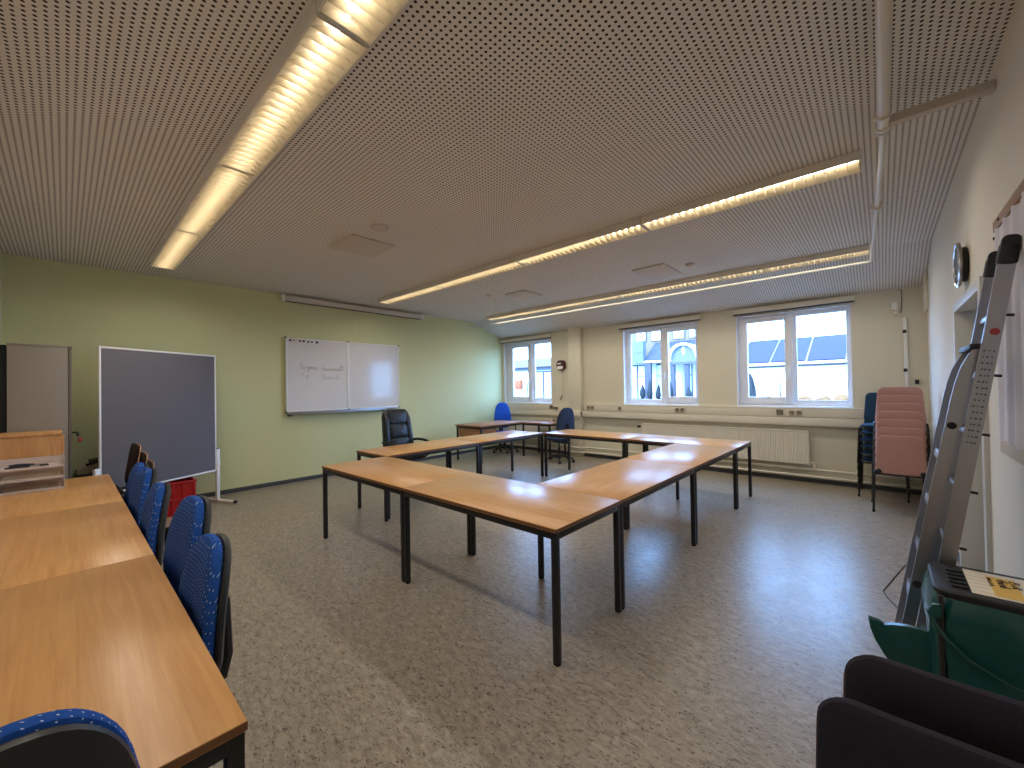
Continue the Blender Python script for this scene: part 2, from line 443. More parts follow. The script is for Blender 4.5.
def window(n, x0, x1, fx0, fx1, fz0, fz1, ox0, ox1, px0, px1, handle_x):
    """fx: fixed pane, ox: opening pane extents"""
    root = empty('window_%d' % n, (0, 0, 0)); struct(root)
    y0, y1 = WY+.10, WY+.165
    m = MB()
    zb, zt = 1.155, 2.625
    a, b = px0, px1
    mid = (max(min(fx0, ox0), min(fx1, ox1)) + max(fx0, ox0))/2
    opleft = ox0 < fx0
    mull = ((ox1+.085)+(fx0-.05))/2 if opleft else ((fx1+.05)+(ox0-.085))/2
    w = .055
    m.box(a, a+w, y0, y1, zb, zt, .006); m.box(b-w, b, y0, y1, zb, zt, .006)
    m.box(a+w, b-w, y0, y1, zb, zb+w, .006); m.box(a+w, b-w, y0, y1, zt-w, zt, .006)
    m.box(mull-.035, mull+.035, y0, y1, zb+w, zt-w, .006)
    # inner rebate of the fixed light
    fa, fb = (mull+.035, b-w) if opleft else (a+w, mull-.035)
    for q in ((fa, fx0, zb+w, zt-w), (fx1, fb, zb+w, zt-w)):
        if q[1]-q[0] > .003: m.box(q[0], q[1], y0+.02, y1, q[2], q[3], .003)
    m.box(fx0, fx1, y0+.02, y1, zb+w, fz0, .003); m.box(fx0, fx1, y0+.02, y1, fz1, zt-w, .003)
    m.build('frame', 'whitepvc', root)
    # opening sash
    s_ = MB(); oz0, oz1 = 1.295, 2.525
    if opleft: sa, sb = a+.035, mull+.012
    else: sa, sb = mull-.012, b-.035
    ys, ye = y0-.018, y1-.012
    s_.box(sa, ox0, ys, ye, zb+.03, zt-.03, .008); s_.box(ox1, sb, ys, ye, zb+.03, zt-.03, .008)
    s_.box(ox0, ox1, ys, ye, zb+.03, oz0, .008); s_.box(ox0, ox1, ys, ye, oz1, zt-.03, .008)
    sash = s_.build('sash', 'whitepvc', root)
    h = MB(); hx = sb-.045 if opleft else sa+.045
    h.box(hx-.015, hx+.015, ys-.012, ys, 1.66, 1.78, .005); h.box(hx-.011, hx+.011, ys-.05, ys-.03, 1.60, 1.745, .006); h.tube([(hx, ys-.04, 1.735), (hx, ys, 1.735)], .01, 8)
    h.build('handle', 'white_enamel', sash)
    g = MB(); g.box(fx0-.004, fx1+.004, y0+.04, y0+.044, fz0-.004, fz1+.004); g.build('pane', 'glass', root)
    g = MB(); g.box(ox0-.004, ox1+.004, y0+.03, y0+.034, oz0-.004, oz1+.004); g.build('pane', 'glass', sash)
    k = MB(); k.box(x0+.001, x1-.001, WY-.03, y0, WZ0-.0, WZ0+.02, .004); k.build('sill', 'whitepvc', root)
    l = MB(); l.box(x0, x0+.006, WY-.002, y0, WZ0+.02, WZ1-.002); l.box(x1-.006, x1, WY-.002, y0, WZ0+.02, WZ1-.002); l.box(x0+.006, x1-.006, WY-.002, y0, WZ1-.008, WZ1-.002)
    l.box(x0, px0+.004, y0, y1, WZ0+.02, WZ1-.002); l.box(px1-.004, x1, y0, y1, WZ0+.02, WZ1-.002)
    l.box(px0, px1, y0, y1, zt-.004, WZ1-.002); l.box(px0, px1, y0, y1, WZ0+.0, zb+.004)
    l.build('reveal_lining', 'whitepvc', root)
    return root
window(1, *WINS[0], -6.275, -5.765, 1.25, 2.575, -6.97, -6.465, -7.156, -5.70, 0)
window(2, *WINS[1], -3.755, -3.15, 1.245, 2.57, -2.99, -2.49, -3.824, -2.436, 0)
window(3, *WINS[2], -.975, -.365, 1.245, 2.562, -1.655, -1.135, -1.781, -.316, 0)

for x0, x1, lab in ((-7.25, -5.66, 'pale rolled-up blind cassette above the window beside the green wall'),
                    (-3.93, -2.36, 'rolled-up blind above the window showing the arched building'),
                    (-1.83, -.26, 'rolled-up blind above the window nearest the stacked chairs')):
    root = empty('roller_blind', (0, 0, 0), 0, lab, 'blind', 'roller blinds over the windows')
    a = MB(); a.box(x0, x1, 7.55, WY, 2.675, 2.745, .006); a.build('cassette', 'trunk', root)
    a = MB(); a.box(x0+.005, x1-.005, 7.556, 7.61, 2.655, 2.674, .004); a.build('bottom_rail', 'base_dark', root)

# door in the right wall
root = empty('door_1', (0, 0, 0)); struct(root)
m = MB(); m.box(RX0+.13, RX0+.17, DY0+.02, DY1-.02, .005, DZ-.02, .003); leaf = m.build('leaf', 'doorleaf', root)
m = MB()
for a, b in ((DY0-.05, DY0+.02), (DY1-.02, DY1+.05)):
    m.box(RX0-.022, RX0+.13, a, b, 0, DZ+.05, .003)
m.box(RX0-.022, RX0+.13, DY0+.02, DY1-.02, DZ-.02, DZ+.05, .003)
m.build('door_frame', 'doorframe', root)
m = MB(); m.tube([(RX0+.13, DY0+.1, 1.02), (RX0+.08, DY0+.1, 1.02), (RX0+.075, DY0+.12, 1.02), (RX0+.075, DY0+.22, 1.02)], .009, 8); m.build('door_handle', 'alu', leaf)

# ------------------------------------------------------------------ ceiling fittings
def make_light():
    root = empty('ceiling_light', (0, 0, 0)); L = 1.597; h = L/2; W = .118
    z1, z0 = ZC-.002, 3.045
    m = MB()
    m.box(-h, h, -W, -W+.006, z0, z1); m.box(-h, h, W-.006, W, z0, z1)
    m.box(-h, -h+.004, -W+.006, W-.006, z0, z1); m.box(h-.004, h, -W+.006, W-.006, z0, z1)
    m.box(-h+.004, h-.004, -W+.006, W-.006, z1-.006, z1)
    m.build('housing', 'lamp_white', root)
    m = MB()
    for s in (-1, 1):
        P = [(s*(W-.008), z0), (s*.085, z0+.02), (s*.06, z0+.038), (s*.035, z0+.052)]
        m.rings([[Vector((x, y, z)) for y, z in P] + [Vector((x, y+s*.002, z+.002)) for y, z in P[::-1]] for x in (-h+.006, h-.006)])
    m.build('reflector', 'louvre', root)
    m = MB(); n = 24
    for k in range(n+1):
        x = -h+.012 + (L-.024)*k/n
        lo, hi = z0+.001, z0+.042
        a = [Vector((x-.001, y, lo)) for y in (-W+.01, W-.01)]
        b = [Vector((x+.001, y, lo)) for y in (W-.01, -W+.01)]
        c = [Vector((x-.007, y, hi)) for y in (-.05, .05)]
        d = [Vector((x+.007, y, hi)) for y in (.05, -.05)]
        m.rings([a+b, c+d])
    m.build('louvre', 'louvre', root)
    m = MB(); m.tube([(-h+.03, 0, z0+.05), (h-.03, 0, z0+.05)], .0105, 10); m.build('fluorescent_tube', 'tube', root)
    return root
L0 = make_light(); first = True
rows = ((.812, 'row nearest the camera', 'fluorescent row nearest the camera'), (3.818, 'middle row', 'middle fluorescent row'), (6.43, 'row along the windows', 'fluorescent row along the windows'))
pos = ('first from the green wall', 'second from the green wall', 'third from the green wall', 'last one by the clock wall')
def area_lamp(x, y, z, sx, sy, power, colr):
    ld = bpy.data.lights.new('lamp_light', 'AREA'); ld.shape = 'RECTANGLE'; ld.size = sx; ld.size_y = sy
    ld.energy = power; ld.color = colr; ld.spread = math.radians(165)
    o = bpy.data.objects.new('lamp_light', ld); COL.objects.link(o); o.location = (x, y, z)
    return o
LAMP_W = 10.
for y, lab, grp in rows:
    for k in range(4):
        x = -6.49+.80+1.606*k
        o = L0 if first else copy_tree(L0); first = False
        relabel(o, (x, y, 0), 0, 'lit louvred ceiling light in the %s, %s' % (lab, pos[k]))
        o['category'] = 'light'; o['group'] = grp
        area_lamp(x, y, 3.043, 1.56, .21, LAMP_W, (1., .94, .83))

root = empty('ceiling_pipe', (0, 0, 0), 0, 'white painted pipe under the ceiling, running towards the windows with a thinner end', 'pipe')
m = MB(); m.tube([(.036, BY+.01, 2.985), (.036, 3.2, 2.985)], .028, 14); m.build('pipe_run', 'pipe', root)
m = MB(); m.lathe([(.03, 0), (.036, .005), (.036, .03), (.028, .035), (.026, .06), (.034, .065), (.034, .085), (.02, .09)], mx=T(.036, 3.18, 2.985) @ RX(-PI/2)); m.build('coupling', 'pipe', root)
m = MB()
pts = [(.036, 3.25, 2.985), (.029, 3.7, 2.985), (-.062, 6.58, 2.985), (-.066, 6.62, 2.985), (-.082, 6.645, 2.985), (-.11, 6.655, 2.985), (-3.6, 6.65, 2.985), (GX+.002, 6.62, 2.985)]
m.tube(pts, .0165, 10); m.build('pipe_run', 'pipe', root)
m = MB(); m.box(.06, RX0-.003, 3.13, 3.19, 2.96, 3.01, .006); m.build('branch', 'panel_white', root)
for x, y in ((.033, 3.05), (.0, 4.6)):
    m = MB(); m.lathe([(.036, -.012), (.04, -.008), (.04, .008), (.036, .012)], mx=T(x, y, 2.985) @ RX(PI/2)); m.tube([(x, y, 3.015), (x, y, 3.108)], .006, 8); m.build('clamp', 'pipe', root)
m = MB(); m.tube([(-5.2, 6.64, 3.0), (-5.2, 6.64, 3.095)], .006, 8); m.build('clamp', 'pipe', root)

for (x0, x1, y0, y1, lab) in ((-4.5, -3.97, 1.98, 2.48, 'flat square ceiling panel between the two nearer light rows'),
                              (-2.52, -2.08, 5.28, 6.0, 'flat ceiling panel between the middle and window light rows, nearer the clock wall'),
                              (-4.72, -4.29, 5.05, 5.55, 'flat ceiling panel between the middle and window light rows, nearer the green wall')):
    m = MB(); m.box(x0, x1, y0, y1, 3.092, ZC-.001, .004)
    tag(m.build('ceiling_panel', 'panel_white'), lab, 'panel', 'panels on the ceiling')
for (x, y, rr, lab) in ((-3.62, 2.09, .085, 'round white ceiling detector near the square panel'), (-1.85, 5.58, .06, 'small round detector on the ceiling near the window lights'), (-4.95, 4.9, .05, 'small round detector on the ceiling beside the far panel')):
    root = empty('smoke_detector', (x, y, 0), 0, lab, 'detector', 'round ceiling detectors')
    m = MB(); m.lathe([(.001, ZC-.03), (rr*.7, ZC-.03), (rr*.95, ZC-.018), (rr, ZC-.001)]); m.build('housing', 'panel_white', root)
    m = MB(); m.lathe([(.001, ZC-.036), (rr*.3, ZC-.036), (rr*.34, ZC-.03)]); m.build('sensor_cap', 'panel_white', root)

# projection screen roll in front of the green wall
root = empty('projection_screen', (0, 0, 0), 0, 'long white rolled-up projection screen case hung high on the green wall', 'screen')
m = MB(); m.box(-7.19, -7.09, 2.39, 5.05, 2.985, 3.075, .02, seg=3); m.build('case', 'screen_case', root)
m = MB(); m.box(-7.15, -7.125, 2.43, 5.02, 2.972, 2.986, .003); m.build('bottom_bar', 'base_dark', root)
for y in (2.38, 5.055):
    m = MB(); m.box(-7.185, -7.095, y-.012, y+.012, 2.98, 3.08, .004); m.build('end_cap', 'white_enamel', root)
    m = MB(); m.tube([(-7.14, y, 3.075), (-7.14, y, 3.109)], .004, 6); m.build('hook', 'alu', root)
m = MB(); m.tube([(-7.13, 3.62, 2.972), (-7.13, 3.62, 2.45)], .0025, 6); m.build('pull_cord', 'white_enamel', root)

# ------------------------------------------------------------------ whiteboard
WBX = -7.215
root = empty('whiteboard', (0, 0, 0), 0, 'double whiteboard with faint handwriting mounted on the green wall', 'whiteboard')
y0, ym, y1, z0, z1 = 2.44, 3.49, 4.545, 1.17, 2.40
for a, b in ((y0, ym), (ym, y1)):
    m = MB(); m.box(WBX-.03, WBX, a+.012, b-.012, z0+.012, z1-.012); m.build('writing_panel', 'whiteboard', root)
m = MB()
for a, b in ((y0, ym), (ym, y1)):
    m.box(WBX-.035, WBX+.008, a, a+.022, z0, z1, .004); m.box(WBX-.035, WBX+.008, b-.022, b, z0, z1, .004)
    m.box(WBX-.035, WBX+.008, a+.022, b-.022, z0, z0+.022, .004); m.box(WBX-.035, WBX+.008, a+.022, b-.022, z1-.022, z1, .004)
m.build('frame', 'white_enamel', root)
for y in (y0, ym, y1):
    for z in (z0, z1):
        m = MB(); m.box(WBX-.035, WBX+.011, y-.016, y+.016, z-.012, z+.012, .005); m.build('corner_cap', 'grey_dark', root)
m = MB(); m.box(WBX-.03, WBX+.085, y0+.01, y1-.35, 1.128, 1.138, .003); m.box(WBX+.078, WBX+.085, y0+.01, y1-.35, 1.138, 1.152, .002)
m.build('pen_tray', 'alu', root)
m = MB(); m.box(WBX-.03, WBX+.0, y0+.01, y1-.01, 1.14, 1.172, .003); m.build('wall_rail', 'alu', root)
for y in (2.5, 4.2):
    m = MB(); m.box(WBX-.05, WBX+.03, y-.03, y+.03, 1.10, 1.145, .006); m.build('bracket', 'grey_dark', root)
# faint handwriting, two lines
def scrawl(y, z, word, h):
    """returns strokes of cursive-looking letters"""
    S = {'l': [(0, 0), (.35, .95), (.2, 1.), (.12, .3), (.25, 0), (.45, .1)], 'u': [(0, .45), (.05, .05), (.25, 0), (.4, .45), (.42, .05), (.55, .05)],
         'n': [(0, 0), (.05, .45), (.07, .2), (.25, .45), (.38, .4), (.4, 0), (.52, .08)], 'e': [(0, .2), (.25, .3), (.2, .47), (.05, .35), (.08, .05), (.3, .02), (.42, .12)],
         'm': [(0, 0), (.04, .45), (.08, .15), (.2, .45), (.26, 0), (.3, .2), (.42, .45), (.5, 0), (.6, .06)], 'g': [(.35, .4), (.1, .42), (.03, .15), (.25, .05), (.36, .4), (.34, -.45), (.12, -.45), (.4, .05), (.5, .1)],
         'a': [(.35, .4), (.1, .45), (.02, .15), (.2, 0), (.36, .35), (.37, .03), (.5, .06)], 'i': [(0, .4), (.06, .02), (.2, .05)], 't': [(.05, .95), (.08, .05), (.25, .02), (.1, .4), (-.08, .62), (.3, .64)],
         'V': [(0, 1.), (.15, 0), (.4, 1.05)], 'G': [(.5, .85), (.25, 1.), (.02, .55), (.2, 0), (.48, .15), (.48, .45), (.28, .45)], 'T': [(-.1, .9), (.6, 1.), (.25, .95), (.22, 0)],
         'B': [(0, 0), (.05, 1.), (.4, .85), (.1, .55), (.45, .3), (.2, -.02), (0, .02)], 'd': [(.3, .4), (.08, .42), (.03, .1), (.25, .04), (.4, 1.), (.36, .05), (.5, .05)], 's': [(.05, .05), (.25, .12), (.08, .35), (.2, .46)]}
    out = []; x = 0
    for ch in word:
        p = S[ch]; out.append([(y+(x+px)*h, z+pz*h) for px, pz in p]); x += max(q[0] for q in p)+.06
    return out
m = MB()
for st in scrawl(2.66, 1.885, 'Vegmu', .105)+scrawl(3.02, 1.865, 'Geinault', .10):
    m.tube([(WBX+.0015, y, z) for y, z in st], .0028, 5)
m.build('handwriting', 'marker_grey', root)
m = MB()
for st in scrawl(2.69, 1.75, 'Tge', .085)+scrawl(3.03, 1.71, 'Bunist', .115):
    m.tube([(WBX+.0015, y, z) for y, z in st], .0028, 5)
m.build('handwriting', 'marker_pale', root)
mags = ((2.509, 2.358, .018, 0), (2.565, 2.358, .012, 1), (2.662, 2.356, .016, 0), (2.722, 2.357, .018, 0), (2.795, 2.35, .016, 0), (2.854, 2.352, .014, 0), (2.938, 2.352, .02, 0))
ords = ('first black magnet from the left along the whiteboard top', 'small red-brown magnet beside the first black one on the whiteboard', 'third magnet from the left on the whiteboard top edge', 'fourth magnet from the left on the whiteboard top edge',
        'fifth magnet from the left on the whiteboard top edge', 'sixth magnet from the left on the whiteboard top edge', 'rightmost and largest black magnet on the whiteboard top edge')
for (y, z, rr, c), lab in zip(mags, ords):
    m = MB(); m.lathe([(rr, 0), (rr, .006), (rr*.85, .009), (.001, .009)], mx=T(WBX, y, z) @ RY(PI/2), seg=14)
    tag(m.build('magnet', 'red_small' if c else 'ink'), lab, 'magnet', 'magnets on the whiteboard')
mk = empty('board_marker', (0, 0, 0), 0, 'dark board marker lying at the left end of the whiteboard tray', 'marker')
m = MB(); m.tube([(WBX+.03, 2.50, 1.147), (WBX+.03, 2.60, 1.147)], .008, 10); m.build('barrel', 'grey_dark', mk)
m = MB(); m.tube([(WBX+.03, 2.60, 1.147), (WBX+.03, 2.64, 1.147)], .0088, 10); m.build('cap', 'ink', mk)

# ------------------------------------------------------------------ radiators and heating pipes
def radiator(x0, x1, z0, z1, lab):
    root = empty('radiator', (0, 0, 0), 0, lab, 'radiator', 'radiators under the windows')
    y0, y1 = 7.50, 7.575
    m = MB()
    n = int((x1-x0)/.0334); st = (x1-x0)/n
    ring = []
    for k in range(n):
        xa = x0+st*k
        for dx, dy in ((.0, .006), (.22, .006), (.36, 0), (.86, 0)): ring.append((xa+dx*st, y0+dy))
    ring.append((x1, y0+.006))
    ring += [(x1, y1), (x0, y1)]
    m.rings([[Vector((x, y, z)) for x, y in ring] for z in (z0, z1-.012)])
    m.build('front_panel', 'radiator', root, ang=15)
    m = MB(); m.box(x0-.004, x1+.004, y0-.006, y1+.004, z1-.012, z1, .004); m.box(x0-.006, x0, y0-.003, y1, z0, z1-.012, .002); m.box(x1, x1+.006, y0-.003, y1, z0, z1-.012, .002)
    m.build('cover_grille', 'radiator', root)
    return root
rd = radiator(-3.44, -.83, .285, .785, 'long ribbed cream radiator under the two right-hand windows')
m = MB(); m.tube([(-3.45, 7.53, .72), (-3.50, 7.53, .72)], .012, 8); m.lathe([(.02, 0), (.022, .01), (.02, .055), (.001, .06)], mx=T(-3.49, 7.53, .72) @ RY(-PI/2), seg=12); m.build('valve', 'rubber', rd)
m = MB(); m.tube([(-.815, 7.53, .31), (-.77, 7.53, .31), (-.765, 7.53, .30), (-.765, 7.53, .21)], .011, 8); m.build('connection_pipe', 'radiator', rd)
rd = radiator(-6.95, -5.62, .285, .785, 'short cream radiator under the window beside the green wall')
m = MB(); m.lathe([(.02, 0), (.022, .01), (.02, .055), (.001, .06)], mx=T(-5.612, 7.53, .74) @ RY(PI/2), seg=12); m.build('valve', 'rubber', rd)
for z, rr, lab in ((.205, .017, 'upper cream heating pipe running low along the window wall'), (.10, .017, 'lower cream heating pipe just above the skirting of the window wall')):
    m = MB()
    yy = 7.56
    m.tube([(GX+.005, yy, z), (-5.25, yy, z), (-5.2, yy-.02, z), (-5.16, 7.46, z), (-5.1, 7.445, z), (-4.84, 7.445, z), (-4.78, 7.46, z), (-4.74, yy-.02, z), (-4.69, yy, z), (RX0-.004, yy, z)], rr, 10)
    tag(m.build('heating_pipe', 'radiator'), lab, 'pipe', 'heating pipes along the window wall')

# sockets and other fittings on the window wall
def socket(x, z, n, lab, y=7.545, m_='socket'):
    root = empty('power_socket', (x, y, z), 0, lab, 'socket', 'sockets on the cable trunking')
    w = .045*n
    m = MB(); m.box(-w, w, -.014, 0, -.042, .042, .004); m.build('plate', m_, root)
    for k in range(n):
        cx = -w+.045+.09*k
        m = MB(); m.lathe([(.030, 0), (.034, .004), (.030, .006), (.026, .004), (.001, .002)], mx=T(cx, -.014, 0) @ RX(PI/2), seg=18); m.build('outlet', 'socket_dark', root)
socket(-4.60, 1.065, 2, 'double socket on the trunking just right of the pillar')
socket(-3.92, 1.06, 1, 'single socket on the trunking below the left edge of the middle window')
socket(-2.73, 1.06, 2, 'double socket on the trunking below the middle window')
socket(-1.19, 1.06, 1, 'single beige socket on the trunking below the right window', m_='socket_dark')
socket(-.985, 1.055, 2, 'double socket on the trunking below the right window, beside the single one')
socket(-5.64, 1.06, 1, 'single beige socket on the trunking beside the hanging cord', m_='socket_dark')
root = empty('plug_adapter', (-5.49, 7.545, 1.07), 0, 'black plug box on the trunking at the end of the hanging cord', 'adapter')
m = MB(); m.box(-.06, .06, -.03, 0, -.03, .035, .006); m.build('plate', 'trunk', root)
m = MB(); m.box(-.055, .055, -.06, -.03, -.045, -.01, .008); m.build('plug', 'ink', root)
root = empty('wall_device', (-5.385, 7.63, 2.015), 0, 'small rounded maroon and white device on the wall between window and pillar, cord hanging', 'device')
m = MB(); m.cushion(dense(rrect(.24, .22, .08)), .07, T(0, -.035, 0)); m.build('body', 'maroon', root)
m = MB(); m.cushion(dense(rrect(.17, .07, .03)), .02, T(0, -.075, -.06)); m.build('tray', 'white_enamel', root)
m = MB(); m.cushion(dense(rrect(.10, .03, .012)), .02, T(-.03, -.075, .03)); m.build('window_slot', 'white_enamel', root)
m = MB(); m.tube([(.02, -.012, -.10), (.025, -.012, -.3), (.0, -.012, -.6), (-.02, -.012, -.72), (-.06, -.03, -.80), (-.10, -.09, -.88), (-.105, -.11, -.93)], .005, 6); m.build('cord', 'socket', root)
m = MB(); m.tube([(.0, -.012, -.70), (-.045, -.018, -.79)], .012, 8); m.build('cord_strain_relief', 'ink', root)
# conduit, detector at the right end of the window wall
root = empty('wall_conduit', (.25, 7.62, 0), 0, 'thin white vertical conduit with dark clips behind the pink chair stack', 'conduit')
m = MB(); m.box(-.02, .02, -.02, 0, 1.14, 2.37, .004); m.build('channel', 'white_enamel', root)
for z in (2.18, 1.66):
    m = MB(); m.box(-.026, .012, -.026, -.0, z-.022, z+.022, .004); m.build('clip', 'black_plastic', root)
m = MB(); m.box(.33, .37, 7.6, WY, 1.47, 1.53, .006); tag(m.build('wall_button', 'black_plastic'), 'small dark button on the wall above the pink chair stack', 'button')
root = empty('motion_sensor', (.15, WY, 2.53), 0, 'small white sensor box with a cord high on the wall right of the last window', 'sensor')
m = MB(); m.box(-.035, .035, -.045, 0, -.05, .055, .012); m.build('housing', 'white_enamel', root)
m = MB(); m.box(-.01, .04, -.05, -.0, -.12, -.06, .012); m.build('lens', 'pipe', root)
m = MB(); m.tube([(.06, -.008, -.09), (.075, -.008, .0), (.075, -.008, .215), (.04, -.008, .228)], .005, 6); m.build('cord', 'grey_dark', root)

# ------------------------------------------------------------------ tables
TL, TD, THT = 1.474, .733, .74
def make_table(L=TL, D=TD, H=THT):
    root = empty('table', (0, 0, 0))
    m = MB(); m.box(-L/2, L/2, -D/2, D/2, H-.024, H, .0025); m.build('table_top', 'beech', root)
    m = MB()
    e = .0035
    m.box(-L/2-.0006, L/2+.0006, -D/2-.0006, -D/2+.0006, H-.0215, H-.0025); m.box(-L/2-.0006, L/2+.0006, D/2-.0006, D/2+.0006, H-.0215, H-.0025)
    m.box(-L/2-.0006, -L/2+.0006, -D/2, D/2, H-.0215, H-.0025); m.box(L/2-.0006, L/2+.0006, -D/2, D/2, H-.0215, H-.0025)
    m.build('edge_band', 'beech_edge', root)
    m = MB(); i = .004; w = .03; z0, z1 = H-.062, H-.0242
    m.box(-L/2+i, L/2-i, -D/2+i, -D/2+i+w, z0, z1, .002); m.box(-L/2+i, L/2-i, D/2-i-w, D/2-i, z0, z1, .002)
    m.box(-L/2+i, -L/2+i+w, -D/2+i+w, D/2-i-w, z0, z1, .002); m.box(L/2-i-w, L/2-i, -D/2+i+w, D/2-i-w, z0, z1, .002)
    m.build('frame', 'black_steel', root)
    for sx in (-1, 1):
        for sy in (-1, 1):
            cx, cy = sx*(L/2-i-.018), sy*(D/2-i-.018)
            m = MB(); m.box(cx-.018, cx+.018, cy-.018, cy+.018, .012, z0+.001, .003); leg = m.build('leg', 'black_steel', root)
            m = MB(); m.box(cx-.0165, cx+.0165, cy-.0165, cy+.0165, 0, .014, .004); m.build('foot_cap', 'rubber', leg)
    return root
T0 = make_table(); tag(T0, None, 'table')
tabs = [
 (-2.043, 2.135, 0, 'square of tables', 'beech table at the near corner of the square, right half of its front side'),
 (-3.519, 2.135, 0, 'square of tables', 'beech table forming the left half of the front side of the square'),
 (-1.674, 3.244, PI/2, 'square of tables', 'beech table on the right side of the square, the one nearer the camera'),
 (-1.674, 4.722, PI/2, 'square of tables', 'beech table on the right side of the square, the one nearer the windows'),
 (-2.043, 5.832, 0, 'square of tables', 'beech table on the window side of the square, in front of the long radiator'),
 (-3.519, 5.832, 0, 'square of tables', 'beech table on the window side of the square, end nearest the pillar'),
 (-4.63, 3.25, PI/2, 'square of tables', 'beech table on the green wall side of the square, in front of the leather chair'),
 (-4.63, 4.73, PI/2, 'square of tables', 'beech table on the green wall side of the square, farther one'),
 (-1.842, -.083, 0, 'row of tables at the left', 'beech table nearest the camera in the row on the left edge'),
 (-3.319, -.083, 0, 'row of tables at the left', 'middle beech table of the row on the left edge'),
 (-4.796, -.083, 0, 'row of tables at the left', 'beech table at the far end of the left row, carrying the letter trays')]
for i, (x, y, a, g, lab) in enumerate(tabs):
    o = T0 if i == 0 else copy_tree(T0)
    relabel(o, (x, y, 0), a, lab); o['group'] = g

# desks in the far corner
def desk(x0, x1, y0, y1, H, lab, name='desk'):
    root = empty(name, (0, 0, 0), 0, lab, 'desk')
    m = MB(); m.box(x0, x1, y0, y1, H-.025, H, .003); m.build('desk_top', 'browndesk', root)
    m = MB(); i = .02; w = .03; z0, z1 = H-.065, H-.025
    m.box(x0+i, x1-i, y0+i, y0+i+w, z0, z1, .002); m.box(x0+i, x1-i, y1-i-w, y1-i, z0, z1, .002)
    m.box(x0+i, x0+i+w, y0+i+w, y1-i-w, z0, z1, .002); m.box(x1-i-w, x1-i, y0+i+w, y1-i-w, z0, z1, .002)
    m.build('frame', 'black_steel', root)
    for cx in (x0+i+.017, x1-i-.017):
        for cy in (y0+i+.017, y1-i-.017):
            m = MB(); m.box(cx-.017, cx+.017, cy-.017, cy+.017, 0, z0+.001, .003); m.build('leg', 'black_steel', root)
    return root
d1 = desk(-6.75, -5.95, 5.60, 6.98, .752, 'brown desk with black legs by the green wall, drawer box under its near end')
m = MB(); m.box(-6.67, -6.01, 5.635, 6.08, .50, .686, .003); ped = m.build('drawer_box', 'browndesk', d1)
for z in (.51, .60):
    m = MB(); m.box(-6.01, -5.998, 5.64, 6.075, z, z+.08, .003); m.build('drawer', 'browndesk', ped)
desk(-5.93, -5.13, 6.80, 7.42, .752, 'small brown desk under the window beside the green wall')

# ------------------------------------------------------------------ chairs
def star_base(root, r=.29, m_='black_plastic', col_top=.40):
    m = MB()
    for k in range(5):
        a = 2*PI*k/5+.3
        d = Vector((math.cos(a), math.sin(a), 0))
        m.tube([d*.02+Vector((0, 0, .115)), d*.12+Vector((0, 0, .11)), d*r+Vector((0, 0, .075))], [.026, .021, .014], 8)
    m.lathe([(.035, .07), (.04, .09), (.036, .14), (.028, .15)])
    sb = m.build('star_base', m_, root)
    for k in range(5):
        a = 2*PI*k/5+.3
        c = Vector((math.cos(a)*r, math.sin(a)*r, .027))
        w = MB(); R = T(*c) @ RZ(a+.6) @ RX(PI/2)
        w.lathe([(.008, -.024), (.024, -.022), (.027, -.012), (.024, -.003), (.01, -.001), (.01, .001), (.024, .003), (.027, .012), (.024, .022), (.008, .024)], mx=R, seg=14)
        w.tube([c+Vector((0, 0, .02)), c+Vector((0, 0, .055))], .008, 8)
        w.build('caster', 'black_plastic', sb)
    m = MB(); m.lathe([(.024, .13), (.024, .28), (.0145, .285), (.0145, col_top)]); m.build('gas_column', 'black_steel', root)

def task_chair(fabric, shell, back='egg', bw=.42, bh=.46, bz=.735, lean=.10, arms=False):
    root = empty('office_chair', (0, 0, 0))
    star_base(root)
    m = MB(); m.box(-.10, .10, -.12, .10, .395, .425, .008); m.build('seat_mechanism', 'black_plastic', root)
    so = dense(taper(rrect(.43, .42, .09), .42, .9, 1.0))
    # seat cushion lies in XY: map y(thickness)->z
    R = T(0, .02, .465) @ RX(PI/2) @ Matrix.Scale(-1, 4, (0, 1, 0))
    m = MB(); m.cushion(so, .07, T(0, .02, .462) @ Matrix(((1, 0, 0, 0), (0, 0, 1, 0), (0, 1, 0, 0), (0, 0, 0, 1))), bx=.35, bz=.0); m.build('seat', fabric, root)
    m = MB(); m.cushion([(x*.97, z*.97) for x, z in so], .022, T(0, .02, .428) @ Matrix(((1, 0, 0, 0), (0, 0, 1, 0), (0, 1, 0, 0), (0, 0, 0, 1))), bx=.35); m.build('seat_shell', shell, root)
    if back == 'egg': bo = egg(bw, bh, 40, 2.9, .2)
    else: bo = dense(taper(rrect(bw, bh, .12), bh, 1.0, .86))
    B = T(0, -.225, bz) @ RX(lean)
    m = MB(); m.cushion(bo, .055, B, bx=.45, bz=-.25); m.build('backrest', fabric, root)
    m = MB(); m.cushion([(x*.985, z*.985) for x, z in bo], .035, B @ T(0, -.034, 0), bx=.45, bz=-.25); m.build('back_shell', shell, root)
    m = MB()
    m.tube([(0, -.08, .40), (0, -.22, .40), (0, -.285, .43), (0, -.30, .50), (0, -.295, bz-.02)], [.022, .022, .022, .022, .018], 8)
    m.build('back_post', 'black_plastic', root)
    if arms:
        for s in (-1, 1):
            m = MB(); x = s*.27
            m.tube([(s*.12, .0, .415), (x-s*.02, .0, .415), (x, .0, .44), (x, -.02, .64)], .014, 8)
            m.box(x-.028, x+.028, -.14, .12, .64, .668, .01); m.build('armrest', 'black_plastic', root)
    return root
GROW = 'blue dotted chairs along the left tables'
c0 = task_chair('blue_fabric', 'shell')
tag(c0, None, 'chair', GROW)
